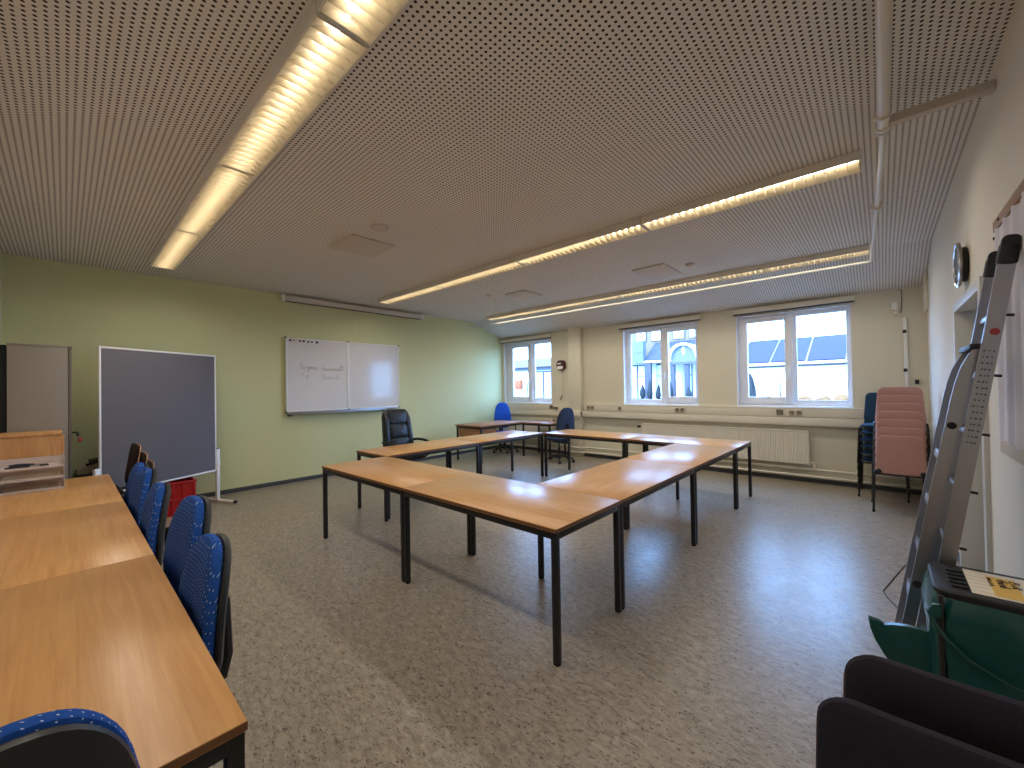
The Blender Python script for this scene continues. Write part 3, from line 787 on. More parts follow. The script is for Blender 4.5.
row = [(-1.88, .115, PI, 0, 'blue dotted office chair tucked at the left tables, nearest of the row'),
       (-2.31, .14, PI+.04, .07, 'blue dotted office chair tucked at the left tables, second of the row and taller'),
       (-3.14, .115, PI-.02, .02, 'blue dotted office chair tucked at the left tables, third of the row'),
       (-3.77, .125, PI+.03, .03, 'blue dotted office chair tucked at the left tables, fourth of the row'),
       (-4.36, .145, PI, .0, 'blue dotted office chair tucked at the left tables, fifth and farthest of the row')]
def raise_back(o, dz):
    for ch in o.children:
        n = ch.name.split('.')[0]
        if n in ('backrest', 'back_shell'): ch.location.z += dz
for i, (x, y, a, dz, lab) in enumerate(row):
    o = c0 if i == 0 else copy_tree(c0)
    relabel(o, (x, y, 0), a, lab)
    if i: raise_back(o, dz)
o = copy_tree(c0); relabel(o, (-1.28, -.13, 0), PI/2+.10, 'blue dotted office chair at bottom left, its dark shell towards the camera')
o['group'] = GROW; raise_back(o, .02)
# tall-backed office chairs in the far corner
tb = task_chair('bright_blue', 'black_plastic', 'egg', .40, .62, .86, .08, True)
tag(tb, None, 'chair'); relabel(tb, (-6.62, 7.0, 0), math.radians(-125), 'bright blue high-backed office chair in the corner beside the green wall')
td = task_chair('navy', 'navy', 'egg', .42, .60, .81, .08, False)
tag(td, None, 'chair'); relabel(td, (-4.86, 6.74, 0), math.radians(74), 'dark navy high-backed office chair in front of the pillar')

# leather executive chair
root = empty('executive_chair', (-5.62, 3.62, 0), -PI/2, 'black padded leather executive chair behind the square of tables, below the whiteboard', 'chair')
star_base(root, .31)
SEATM = lambda z, y=.02: T(0, y, z) @ Matrix(((1, 0, 0, 0), (0, 0, 1, 0), (0, 1, 0, 0), (0, 0, 0, 1)))
m = MB(); m.box(-.12, .12, -.14, .12, .39, .42, .008); m.build('seat_mechanism', 'black_plastic', root)
m = MB(); m.cushion(dense(rrect(.53, .52, .11)), .13, SEATM(.475, .03)); m.build('seat', 'leather', root)
B = T(0, -.22, .835) @ RX(.16)
m = MB(); m.cushion(dense(taper(rrect(.55, .72, .10), .72, 1., .84)), .11, B, bx=.3); m.build('backrest', 'leather', root)
for cz, h, w in ((.215, .20, .33), (.0, .21, .34), (-.2, .19, .36)):
    m = MB(); m.cushion(dense(rrect(w, h, .05)), .09, B @ T(0, .05, cz)); m.build('back_cushion', 'leather', root)
for s in (-1, 1):
    m = MB(); m.cushion(dense(rrect(.085, .58, .04)), .08, B @ T(s*.205, .045, -.02) @ RY(s*-.05)); m.build('side_bolster', 'leather', root)
    m = MB(); x = s*.30
    pts = [(s*.2, -.19, .64), (x, -.16, .69), (x, .02, .70), (x, .22, .685), (x, .33, .62), (x, .30, .52), (x, .16, .44), (s*.25, .10, .415)]
    sm = []
    for i in range(len(pts)-1):
        for t in (0, .33, .66): sm.append(Vector(pts[i]).lerp(Vector(pts[i+1]), t))
    sm.append(Vector(pts[-1]))
    for _ in range(2): sm = [sm[0]] + [(sm[i-1]+sm[i]*2+sm[i+1])/4 for i in range(1, len(sm)-1)] + [sm[-1]]
    m.tube(sm, .021, 10); m.build('armrest', 'black_plastic', root)

# stacking chairs
def stack_chair(pad, z0b, z1b, w, shell=None, lean=.06, caps=True, seat_pad=None):
    root = empty('stacking_chair', (0, 0, 0)); hw = .235
    m = MB()
    m.tube([(-hw+.02, -.235, .445), (-hw+.02, .24, .445)], .011, 8); m.tube([(hw-.02, -.235, .445), (hw-.02, .24, .445)], .011, 8)
    m.tube([(-hw+.02, .2, .443), (hw-.02, .2, .443)], .010, 8); m.tube([(-hw+.02, -.19, .443), (hw-.02, -.19, .443)], .010, 8)
    zt = z1b-.10; yt = -.235-math.tan(lean)*(zt-.45)
    m.tube([(-hw+.02, -.222, .445), (hw-.02, -.222, .445)], .010, 8)
    for s in (-1, 1): m.tube([(s*.13, -.222, .445), (s*.13, -.215-math.tan(lean)*(zt-.45), zt)], .009, 8)
    m.build('frame', 'black_steel', root)
    for s in (-1, 1):
        for y in (-.235, .255):
            q = MB(); q.tube([(s*(hw-.02 if y > 0 else hw-.015), y-.01 if y > 0 else y, .455), (s*hw, y*1.04, .012)], .0115, 8); leg = q.build('leg', 'black_steel', root)
            q = MB(); q.lathe([(.010, 0), (.014, .003), (.014, .02), (.012, .024)], c=(s*hw, y*1.04, 0), seg=10); q.build('foot_cap', 'rubber', leg)
    m = MB(); m.cushion(dense(rrect(.40, .40, .06)), .04, SEATM(.475, .03)); m.build('seat', seat_pad or pad, root)
    h = z1b-z0b
    bo = dense(taper(rrect(w, h, .06, 6), h, 1.04, .88 if shell is None else .98))
    B = T(0, -.228-math.tan(lean)*h/2, (z0b+z1b)/2) @ RX(lean)
    m = MB(); m.cushion(bo, .032, B @ T(0, .0, 0), bx=.15); bk = m.build('backrest', pad, root)
    if shell:
        m = MB(); m.cushion([(x*(1.012 if shell == 'front' else 1.016), z-.025 if shell == 'front' else z*1.008) for x, z in bo], .008, B @ T(0, .017 if shell == 'front' else -.021, 0), bx=.15, flat=True); m.build('plywood_shell', 'ply', root)
    if caps:
        for s in (-1, 1):
            m = MB(); m.cushion(dense(rrect(.075, .05, .02)), .05, B @ T(s*(w/2-.02), -.008, -h/2+.02) @ RY(s*.6)); m.build('corner_cap', 'black_plastic', root)
    return root
NAMES7 = ('lowest', 'second from bottom', 'third from bottom', 'middle one', 'third from top', 'second from top', 'topmost')
p0 = stack_chair('pink', .452, .895, .425, caps=True)
tag(p0, None, 'chair', 'pink stacked chairs')
for k in range(7):
    o = p0 if k == 0 else copy_tree(p0)
    relabel(o, (.132+.002*k, 6.565+.026*k, .0915*k), .03, 'dusty pink chair in the stack of seven by the right corner, %s' % NAMES7[k])
s0 = stack_chair('stack_blue', .50, .905, .38, caps=False)
tag(s0, None, 'chair', 'dark blue stacked chairs')
NAMES6 = ('lowest', 'second from the bottom', 'third from the bottom', 'third from the top', 'second from the top', 'topmost')
for k in range(6):
    o = s0 if k == 0 else copy_tree(s0)
    relabel(o, (-.005, 7.31-.014*k, .0915*k), PI-.03, 'slate blue stacking chair behind the pink stack, %s of six' % NAMES6[k])
b0 = stack_chair('black_fabric', .50, .855, .46, 'front', lean=.10, caps=False)
tag(b0, None, 'chair', 'black plywood chairs in the right foreground')
for k, lab in ((0, 'black chair back with plywood edge in right foreground, lower and nearest the camera'), (1, 'black chair back with plywood edge, second one in right foreground, beside the green bag')):
    o = b0 if k == 0 else copy_tree(b0)
    relabel(o, (.104+.042*k, 1.338+.092*k, .06*k), .03, lab)
w0 = stack_chair('brown_black', .50, .87, .44, 'back', lean=.14, caps=False)
tag(w0, None, 'chair', 'dark plywood chairs stacked at the far left table')
for k, lab in ((0, 'dark chair with pale plywood back beyond the blue row, lowest of its stack'), (1, 'dark chair with pale plywood back beyond the blue row, middle of its stack'), (2, 'dark chair with pale plywood back beyond the blue row, topmost of its stack')):
    o = w0 if k == 0 else copy_tree(w0)
    relabel(o, (-5.14+.0*k, .255-.045*k, .085*k), PI, lab)

# ------------------------------------------------------------------ pinboard
P1, P2 = Vector((-6.12, .24, 0)), Vector((-6.804, 1.398, 0))
mid = (P1+P2)/2; L = (P2-P1).length; ang = math.atan2(P2.y-P1.y, P2.x-P1.x)
root = empty('pinboard', mid, ang, 'large grey-blue mobile pinboard with white frame on feet by the green wall', 'pinboard')
z0, z1, h = .432, 2.023, L/2
m = MB(); m.box(-h+.012, h-.012, -.008, .008, z0+.015, z1-.015, .002); m.build('felt_panel', 'pinfelt', root)
m = MB()
for a, b in ((-h, -h+.018), (h-.018, h)): m.box(a, b, -.012, .012, z0, z1, .004)
m.box(-h+.018, h-.018, -.012, .012, z0, z0+.022, .004); m.box(-h+.018, h-.018, -.012, .012, z1-.022, z1, .004)
m.build('frame', 'white_enamel', root)
for s in (-1, 1):
    x = s*(h+.024)
    m = MB(); m.box(x-.022, x+.022, -.018, .018, .035, .73, .004); lg = m.build('leg', 'white_enamel', root)
    m = MB(); m.box(x-.02, x+.02, -.016, .016, .73, .742, .003); m.build('leg_cap', 'ink', lg)
    q = MB(); d = Vector((.93, .37, 0)); R = RZ(-ang) ; dl = (R @ d)
    a = Vector((x, 0, .028))-dl*.20; b = Vector((x, 0, .028))+dl*.33
    q.tube([a, b], .02, 8); ft = q.build('foot', 'white_enamel', root)
    for e, dd in ((a, -1), (b, 1)):
        q = MB(); q.tube([e-dl*.002*dd, e+dl*.03*dd], .0215, 8); q.build('foot_cap', 'ink', ft)
    q = MB(); q.box(x-.04, x+.04, -.035, .03, .56, .65, .006) if s < 0 else q.box(x-.025, x+.025, -.024, .024, .50, .56, .006); q.build('clamp', 'white_enamel', root)

# red crates under the pinboard
def crate(lab, z):
    root = empty('plastic_crate', (-6.66, .81, z), 0, lab, 'crate', 'red crates under the pinboard')
    X, Y, H = .20, .30, .205
    m = MB(); t = .006
    m.box(-X, X, -Y, Y, 0, t); m.box(-X, -X+t, -Y, Y, t, H); m.box(X-t, X, -Y, Y, t, H); m.box(-X+t, X-t, -Y, -Y+t, t, H); m.box(-X+t, X-t, Y-t, Y, t, H)
    for k in (-1., -.62, -.2, .28, .62, 1.):
        m.box(X, X+.014, k*(Y-.012)-.011, k*(Y-.012)+.011, .0, H-.02, .002)
        m.box(-X-.014, -X, k*(Y-.012)-.011, k*(Y-.012)+.011, .0, H-.02, .002)
    for k in (-1., 0., 1.):
        for s in (-1, 1): m.box(k*(X-.012)-.011, k*(X-.012)+.011, s*Y-.007, s*Y+.007, 0, H-.02, .002)
    m.build('body', 'red', root)
    m = MB(); m.box(-X-.016, X+.016, -Y-.016, -Y, H-.025, H, .003); m.box(-X-.016, X+.016, Y, Y+.016, H-.025, H, .003); m.box(X, X+.016, -Y, Y, H-.025, H, .003); m.box(-X-.016, -X, -Y, Y, H-.025, H, .003)
    m.build('rim', 'red', root)
crate('red plastic crate on the floor under the pinboard, lower one', 0)
crate('red plastic crate stacked on the lower crate under the pinboard', .207)

# ------------------------------------------------------------------ cabinets at the left end
root = empty('metal_cabinet', (0, 0, 0), 0, 'tall warm grey steel cabinet behind the left tables, side panel facing the room', 'cabinet')
x0, x1 = -6.95, -6.02
m = MB(); m.box(x0, x1, -.363, .022, .05, 2.0, .003); m.build('body', 'grey_steel', root)
m = MB(); m.box(x0, x1, -.363, .022, 0, .05); m.build('plinth', 'black_gap', root)
m = MB(); m.box(x0-.003, x1+.006, -.366, .052, 1.985, 2.003, .002); m.build('top_board', 'grey_steel', root)
for a, b in ((x0+.002, (x0+x1)/2-.002), ((x0+x1)/2+.002, x1-.002)):
    m = MB(); m.box(a, b, .024, .048, .06, 1.983, .004); dr = m.build('door', 'grey_dark', root)
    m = MB(); m.box((a+b)/2-.02, (a+b)/2+.02, .046, .0485, 1.12, 1.16, .001); m.build('lock_plate', 'grey_steel', dr)
m = MB(); m.tube([(-6.10, .046, 1.125), (-6.10, .088, 1.125)], .008, 8); m.tube([(-6.1, .088, 1.12), (-6.1, .092, 1.085)], [.01, .012], 8); k = m.build('key', 'ink', root)
m = MB(); m.cushion(rrect(.03, .05, .012), .008, T(-6.1, .105, 1.05) @ RZ(PI/2)); m.build('key_fob', 'red_small', k)
m = MB(); m.box(x0, x1-.01, BY+.002, -.368, 0, 1.985, .003); tag(m.build('storage_panel', 'black_gap'), 'black board standing in the gap between grey cabinet and rear wall', 'board')  # black panel added as the dark shadow of the gap behind the cabinet

root = empty('wooden_cabinet', (0, 0, 0), 0, 'low beech cabinet with pale top behind the letter trays, before the grey cabinet', 'cabinet')
m = MB(); m.box(-5.98, -5.575, -.455, -.022, .0, 1.142, .003); m.build('body', 'boxwood', root)
m = MB(); m.box(-6.0, -5.568, -.462, -.018, 1.142, 1.168, .003); m.build('cabinet_top', 'boxwood', root)
m = MB(); m.box(-5.96, -5.595, -.022, -.004, .06, 1.12, .003); m.build('door', 'boxwood', root)

# letter trays with tools
for k, lab in enumerate(('clear acrylic letter tray at the bottom of the stack of three', 'clear acrylic letter tray in the middle of the stack of three', 'clear acrylic letter tray on top of the stack, holding the brushes')):
    root = empty('letter_tray', (-5.165, -.185, .741+.09*k), 0, lab, 'tray', 'stack of letter trays')
    X, Y = .17, .182; t = .003
    m = MB(); m.box(-X, X, -Y, Y, .0, t); m.box(-X, X, -Y, -Y+t, t, .062); m.box(-X, X, Y-t, Y, t, .062); m.box(-X, -X+t, -Y+t, Y-t, t, .062); m.box(X-t, X, -Y+t, Y-t, t, .02)
    m.build('tray_body', 'acrylic', root)
    for sx in (-1, 1):
        for sy in (-1, 1):
            m = MB(); m.box(sx*(X-.012)-.008, sx*(X-.012)+.008, sy*(Y-.004)-.004, sy*(Y-.004)+.004, .062, .09, .002); m.build('riser', 'acrylic', root)
    if k < 2:
        m = MB(); m.box(-.14, .15, -.15, .15, .0035, .0065+.008*k, .001)
        o = m.build('paper_sheet', 'card'); o.location = (-5.165, -.185, .741+.09*k)
        tag(o, ('sheaf of paper lying in the bottom clear letter tray', 'sheaf of paper lying in the middle clear letter tray')[k], 'paper', 'paper in the letter trays')
zt = .741+.18+.004
root = empty('craft_knife', (-5.20, -.22, zt), math.radians(84), 'dark blue handled cutter lying in the top letter tray, the farther tool', 'cutter')
m = MB(); m.tube([(-.09, .03, .011), (-.05, .034, .012), (.0, .028, .012), (.05, .015, .011)], [.008, .012, .011, .007], 8); m.build('handle', 'blue_handle', root)
m = MB(); m.box(.045, .12, -.002, .002, .006, .016, mx=RZ(-.22) @ T(0, .022, 0)); m.build('blade', 'alu', root)
root = empty('paint_brush', (-5.09, -.19, zt), math.radians(88), 'flat paint brush with grey handle lying in the top letter tray, the nearer tool', 'brush')
m = MB(); m.tube([(-.13, 0, .011), (-.08, 0, .011), (-.02, 0, .011), (.0, 0, .011)], [.006, .009, .007, .01], 8); m.build('handle', 'black_plastic', root)
m = MB(); m.box(0, .05, -.018, .018, .004, .018, .003); m.build('ferrule', 'alu', root)
m = MB(); m.box(.05, .10, -.018, .018, .004, .018, .004); m.build('bristles', 'bristle', root)

# device beside the cabinet
root = empty('low_cupboard', (0, 0, 0), 0, 'low grey cupboard by the green wall half hidden behind the tables and pinboard', 'cupboard')
m = MB(); m.box(-7.24, -6.72, .09, .5, .0, .585, .004); m.build('body', 'grey_dark', root)
m = MB(); m.box(-7.25, -6.705, .08, .5, .585, .605, .003); m.build('cupboard_top', 'base_dark', root)
root = empty('paper_trimmer', (-6.93, .36, .606), 0, 'beige machine with slanted black top between grey cabinet and pinboard', 'machine')
m = MB()
m.rings([[Vector((x, -.27, 0.0)), Vector((x, .27, 0.0)), Vector((x, .27, .16)), Vector((x, .2, .165)), Vector((x, -.2, .08)), Vector((x, -.27, .06))] for x in (-.16, .2)])
m.build('body', 'kraft_pale', root)
S = T(0, 0, .12) @ RX(math.atan2(.085, .4))
m = MB(); m.box(-.13, .18, -.17, .26, .012, .045, .006, mx=S); m.build('cover', 'black_plastic', root)
m = MB(); m.box(.02, .12, -.05, .08, .045, .052, .002, mx=S); m.build('paper_slip', 'card', root)
m = MB(); m.tube([S @ Vector((.19, -.2, .02)), S @ Vector((.2, .1, .05)), S @ Vector((.2, .27, .07))], .014, 8); m.build('arm', 'black_plastic', root)

# ------------------------------------------------------------------ right wall: clock, cloth, ladder, bin
root = empty('wall_clock', (RX0, 4.22, 2.312), 0, 'round wall clock with silver rim on the right wall above the door', 'clock')
MC = Matrix.Rotation(-PI/2, 4, 'Y')
m = MB(); m.lathe([(.11, 0), (.12, .006), (.12, .03), (.15, .036)], mx=MC); m.build('case', 'black_plastic', root)
m = MB(); m.lathe([(.150, .032), (.158, .038), (.157, .048), (.146, .053), (.136, .048), (.136, .038)], mx=MC); m.build('rim', 'chrome', root)
m = MB(); m.lathe([(.001, .042), (.136, .042), (.136, .036), (.001, .036)], mx=MC); m.build('dial', 'clockface', root)
for a, l, w in ((.9, .075, .006), (2.6, .11, .004)):
    m = MB(); m.box(-.047, -.044, -w, w, -.015, l, .001, mx=RX(a)); m.build('hand', 'clock_mark', root)
m = MB()
for k in range(12): m.box(-.0435, -.042, -.004, .004, .10, .125, mx=RX(2*PI*k/12))
m.build('hour_marks', 'clock_mark', root)

root = empty('wall_hanging', (0, 0, 0), 0, 'white cloth with brown top batten hanging on the right wall behind the ladder', 'wall hanging')
ya, yb, zb, zt = 2.15, 3.16, 1.20, 2.25
m = MB(); N = 70
def cloth_x(y, z): return .438+.006*math.sin(y*38+math.sin(z*3)*1.2)+.004*math.sin(y*71+z*2)
fr = []
for j in range(13):
    z = zb+(zt-zb)*j/12
    front = [Vector((cloth_x(ya+(yb-ya)*i/N, z), ya+(yb-ya)*i/N, z)) for i in range(N+1)]
    fr.append(front+[Vector((p.x+.004, p.y, p.z)) for p in front[::-1]])
m.rings(fr); m.build('cloth', 'cloth', root, ang=60)
m = MB(); m.box(.432, .453, ya, yb+.005, 2.245, 2.30, .004); m.build('batten', 'kraft', root)
m = MB(); m.box(.436, .450, ya, yb+.003, 1.14, 1.205, .003); m.build('bottom_border', 'kraft_pale', root)
m = MB()
for y, z in ((3.13, 2.21), (3.02, 2.275)): m.lathe([(.008, 0), (.008, .006), (.001, .008)], mx=T(.434, y, z) @ MC, seg=10)
m.build('nails', 'ink', root)

# ladder: two nested aluminium sections leaning on the right wall
root = empty('ladder', (0, 0, 0), 0, 'aluminium double-section ladder leaning on the right wall beside the door', 'ladder')
def stile(pts, y, wy, d, name='stile'):
    """pts in xz, rectangular channel, wy along y, d along the profile normal"""
    n = len(pts); rings = []
    for i, (x, z) in enumerate(pts):
        a, b = pts[max(0, i-1)], pts[min(n-1, i+1)]
        tx, tz = b[0]-a[0], b[1]-a[1]; l = math.hypot(tx, tz); nx, nz = -tz/l, tx/l
        w = wy/2; e = .004
        pr = [(-d/2, -w), (d/2, -w), (d/2, -w+e), (-d/2+.0, -w+e)] if 0 else [(-d/2, -w), (d/2, -w), (d/2, -w+.006), (d/2-.006, -w+.012), (d/2-.006, w-.012), (d/2, w-.006), (d/2, w), (-d/2, w)]
        rings.append([Vector((x+nx*o, y+q, z+nz*o)) for o, q in pr])
    m = MB(); m.rings(rings); return m.build(name, 'alu', root, ang=25)
C0, C1 = (.100, .02), (.404, 2.04)
def on(a, b, t): return (a[0]+(b[0]-a[0])*t, a[1]+(b[1]-a[1])*t)
YC, YD = 2.65, 2.94
for y in (YC, YD):
    stile([C0, C1], y, .022, .052)
    m = MB(); c = Vector((C1[0], y, C1[1])); dx = Vector((C1[0]-C0[0], 0, C1[1]-C0[1])).normalized()
    m.cushion(rrect(.054, .11, .02), .03, T(*(c+dx*.01)) @ RZ(0) @ Matrix.Rotation(math.atan2(dx.x, dx.z), 4, 'Y'), flat=True)
    q = m; 
    m.build('end_cap', 'black_plastic', root)
    m = MB(); m.box(C0[0]-.045, C0[0]+.045, y-.02, y+.02, 0, .045, .006); m.build('foot', 'rubber', root)
    bw = MB(); R = T(*(c-dx*.02)) @ Matrix.Rotation(math.atan2(dx.x, dx.z), 4, 'Y')
    bw.box(-.031, .031, -.017, .017, -.04, .055, .015, mx=R, seg=3); bw.build('end_cap', 'black_plastic', root)
for k in range(7):
    p = on(C0, C1, .12+.125*k)
    m = MB(); m.box(-.014, .014, YC-.009, YD+.009, -.014, .014, .004, mx=T(p[0], 0, p[1]) @ Matrix.Rotation(.13, 4, 'Y')); rg = m.build('rung', 'alu', root)
    for y, s in ((YC-.004, -1), (YD+.004, 1)):
        m = MB(); m.box(.027, .05, min(y, y-s*.008), max(y, y-s*.008), -.006, .006, .003, mx=T(p[0], 0, p[1]) @ Matrix.Rotation(.13, 4, 'Y')); m.build('rung_plug', 'black_plastic', rg)
# front section with bent tops
YB, YA = 2.70, 3.0
path = [(.018, .02), (.184, 1.02), (.252, 1.42), (.266, 1.49), (.284, 1.555), (.308, 1.61), (.332, 1.64)]
for y in (YB, YA):
    stile(path, y, .02, .044)
    m = MB(); m.box(-.004, .044, y-.014, y+.014, 0, .04, .006); m.build('foot', 'rubber', root)
m = MB(); m.box(.29, .35, YB-.016, YA+.016, 1.638, 1.664, .006, mx=None); m.build('hinge_bar', 'black_plastic', root)
for k in range(5):
    t = .13+.155*k; z = .02+1.5*t; x = .018+(z-.02)*.166
    m = MB(); m.box(-.012, .012, YB-.008, YA+.008, -.02, .02, .004, mx=T(x, 0, z) @ Matrix.Rotation(.18, 4, 'Y')); m.build('tread', 'alu', root)
for z in (.55, 1.30):
    x = .018+(z-.02)*.166
    m = MB(); m.lathe([(.016, 0), (.016, .006), (.008, .009)], mx=T(x, YB-.010, z) @ RX(PI/2), seg=14); m.build('bolt', 'rubber', root)
    m = MB(); m.box(x-.0, x+.07, YB-.008, YB+.002, z-.005, z+.005, .002); m.build('locking_bar', 'chrome', root)
# label printed on the near stile
m = MB(); dx = Vector((C1[0]-C0[0], 0, C1[1]-C0[1])).normalized()
yl = YC-.011-.0008
rnd = random.Random(3)
R0 = Matrix.Rotation(math.atan2(dx.x, dx.z), 4, 'Y')
for k in range(16):
    p = on(C0, C1, .60+.013*k)
    for j in range(3):
        w = rnd.uniform(.003, .009); c = (-.013+.012*j)+rnd.uniform(-.002, .002)
        m.box(c-w/2, c+w/2, -.0006, .0006, -.0035, .0035, mx=T(p[0], yl, p[1]) @ R0)
m.build('printed_label', 'base_dark', root)
m = MB(); p = on(C0, C1, .835); m.lathe([(.011, -.0006), (.015, -.0006), (.015, .0006), (.011, .0006)], mx=T(p[0]+.004, yl, p[1]) @ RX(PI/2), seg=18); m.build('warning_symbol', 'red_small', root)
# cable on the floor
m = MB(); m.tube([(.08, 3.62, .004), (.0, 3.85, .004), (-.02, 3.95, .004), (.02, 4.15, .004), (.07, 4.4, .004), (.11, 4.6, .004), (.2, 4.75, .004), (.33, 4.8, .004), (.44, 4.82, .004)], .0035, 6)
tag(m.build('floor_cable', 'black_plastic'), 'thin dark cable looping on the floor behind the ladder foot', 'cable')

# bin stand with green bag
root = empty('bin_bag_stand', (0, 0, 0), 0, 'black rimmed bin stand with dark green bag at the right edge, note on lid', 'bin')
bx0, bx1, by0, by1, bz = .140, .448, 2.27, 2.60, .70
def rr3(x0, x1, y0, y1, r, z, n=5):
    return [Vector((x, y, z)) for x, y in rrect(x1-x0, y1-y0, r, n, (x0+x1)/2, (y0+y1)/2)]
m = MB()
m.rings([rr3(bx0, bx1, by0, by1, .05, bz-.03), rr3(bx0-.006, bx1+.004, by0-.006, by1+.006, .055, bz-.02), rr3(bx0-.006, bx1+.004, by0-.006, by1+.006, .055, bz-.006), rr3(bx0, bx1, by0, by1, .05, bz)])
m.build('lid', 'black_plastic', root)
for k in range(5):
    m = MB(); m.box(.185, .235, by0+.055+.045*k, by0+.068+.045*k, bz, bz+.008, .003); m.build('grip_rib', 'black_plastic', root)
m = MB(); m.box(.238, .44, by0+.03, by1-.035, bz+.0005, bz+.003, .0005); cd = m.build('card', 'card', root)
m = MB()
for k in range(5): m.box(.242, .30, by0+.06+.04*k, by0+.062+.04*k, bz+.003, bz+.0036)
m.build('card_lines', 'kraft_pale', cd)
m = MB(); m.box(.298, .372, by0+.045, by1-.075, bz+.003, bz+.0044); nt_ = m.build('note', 'note', cd)
m = MB()
for st in scrawl(0, 0, 'Gid', .055)+scrawl(.0, -.05, 'mue', .045):
    m.tube([(.318-b*.45, by1-.14-a*.9, bz+.005) if 0 else (.322+b*.5, by1-.10-a*1.2, bz+.0052) for a, b in st], .0016, 5)
for st in scrawl(0, 0, 'Bst', .055)+scrawl(.0, -.05, 'nue', .045):
    m.tube([(.355+b*.5, by1-.10-a*1.2, bz+.0052) for a, b in st], .0016, 5)
m.build('handwriting', 'ink', nt_)
rings = []; rnd = random.Random(11)
lv = [(.672, .0), (.64, .012), (.58, .02), (.50, .016), (.40, .012), (.30, .018), (.20, .01), (.12, -.02), (.10, -.10)]
for z, e in lv:
    base = rr3(bx0-e, bx1+min(e, .004), by0-e, by1+e, .06, z, 8)
    cx, cy = (bx0+bx1)/2, (by0+by1)/2
    ring = []
    for i, p in enumerate(base):
        a = 2*PI*i/len(base); wv = .007*math.sin(7*a+z*22)+.005*math.sin(13*a-z*31) if z > .11 else 0
        d = Vector((p.x-cx, p.y-cy, 0)).normalized()
        q = p+d*wv; q.x = min(q.x, .450); ring.append(q)
    rings.append(ring)
m = MB(); m.rings(rings, cap0=False); bag = m.build('bag', 'green_bag', root, ang=80)
fl = [(-.064, .462), (-.03, .458), (-.012, .448), (.012, .458), (.06, .468), (.11, .47), (.14, .466), (.143, .30), (.14, .06), (.10, .12), (.05, .225), (.018, .272), (-.016, .322), (-.044, .375), (-.058, .42)]
m = MB(); m.cushion(dense(fl, .03), .03, T(0, 2.40, 0), flat=True); m.build('bag_fold', 'green_bag', bag)
m = MB(); m.tube([(.115, 2.255, .615), (.128, 2.245, .585), (.16, 2.24, .53), (.22, 2.238, .47), (.30, 2.238, .43), (.4, 2.24, .40)], .006, 6); m.build('bag_seam', 'green_bag', bag)
m = MB(); m.cushion([(.11, .61), (.128, .645), (.15, .65), (.155, .60), (.135, .585)], .02, T(0, 2.25, 0)); m.build('bag_tie', 'green_bag', bag)
for x, y in ((bx0+.012, by0-.014), (bx1-.02, by0-.014), (bx0+.012, by1+.014), (bx1-.02, by1+.014)):
    m = MB(); m.tube([(x, y, .0), (x, y, bz-.02)], .009, 8); m.build('leg', 'black_steel', root)
m = MB(); m.rings([rr3(bx0, bx1, by0, by1, .05, .03), rr3(bx0, bx1, by0, by1, .05, .10)]); m.build('base_tray', 'black_plastic', root)

# ------------------------------------------------------------------ outside
m = MB(); m.box(-120, 60, WY+.5, 140, -.35, -.05); struct(m.build('ground', 'ground'))
# building with solar roof
root = empty('solar_building', (0, 0, 0), 0, 'long white building with solar panels on its roof beyond the right window', 'building')
X0, X1, Y0, Y1 = -9.6, 9, 32, 40
m = MB(); m.box(X0, X1, Y0, Y1, -.05, 2.62); m.build('wall', 'ext_white', root)
m = MB(); m.rings([[Vector((x, Y0-.4, 2.78)), Vector((x, Y0-.4, 2.66)), Vector((x, Y1, 2.66)), Vector((x, Y1, 4.9)), Vector((x, Y0+4.0, 4.8))] for x in (X0-.3, X1+.3)]); m.build('roof', 'ext_white', root)
sl = math.atan2(4.8-2.78, 4.4)
for k in range(9):
    m = MB(); m.box(0, 1.92, .3, 4.75, .03, .08, mx=T(X0+.1+2.0*k, Y0-.4, 2.80) @ RX(sl)); m.build('solar_panel', 'solar', root)
m = MB(); m.tube([(X0-.3, Y0-.46, 2.70), (X1+.3, Y0-.46, 2.70)], .07, 8); m.build('gutter', 'gutter', root)
m = MB(); m.box(-4.98, -4.90, 31.6, 31.7, -.05, 1.65); tag(m.build('fence_post', 'gutter'), 'dark post standing before the white building with solar roof', 'post')
rnd = random.Random(5)
def blob(name, c, r, h, mt, lab, cat, group=None, n=3):
    root = empty(name, c, rnd.uniform(0, 6), lab, cat, group)
    m = MB(); bm = m.bm
    bmesh.ops.create_icosphere(bm, subdivisions=n, radius=1.)
    for v in bm.verts:
        k = 1+.22*math.sin(v.co.x*7+c[0])*math.sin(v.co.y*8+1)*math.sin(v.co.z*6)+rnd.uniform(-.08, .08)
        t = (v.co.z+1)/2
        w = r*(1.15-.75*t) if h > 1.6*r else r
        v.co = Vector((v.co.x*w*k, v.co.y*w*k, (v.co.z+1)*h/2*k+.12))
    m.build('foliage', mt, root)
    q = MB(); q.tube([(0, 0, 0), (0, 0, .35)], .06, 6); q.build('stem', 'kraft', root)
blob('conifer', (-6.5, 31.0, -.05), .36, 2.1, 'shrub', 'dark blue-green conifer at the left edge of the right window', 'tree')
for k in range(7):
    blob('dry_shrub', (-5.5+.95*k, 31.0, -.05), .46, .62+.12*rnd.random(), 'dryshrub', 'dry tan shrub before the white building, %s from the dark conifer' % ('first', 'second', 'third', 'fourth', 'fifth', 'sixth', 'seventh')[k], 'shrub', 'dry shrubs outside the right window', 2)

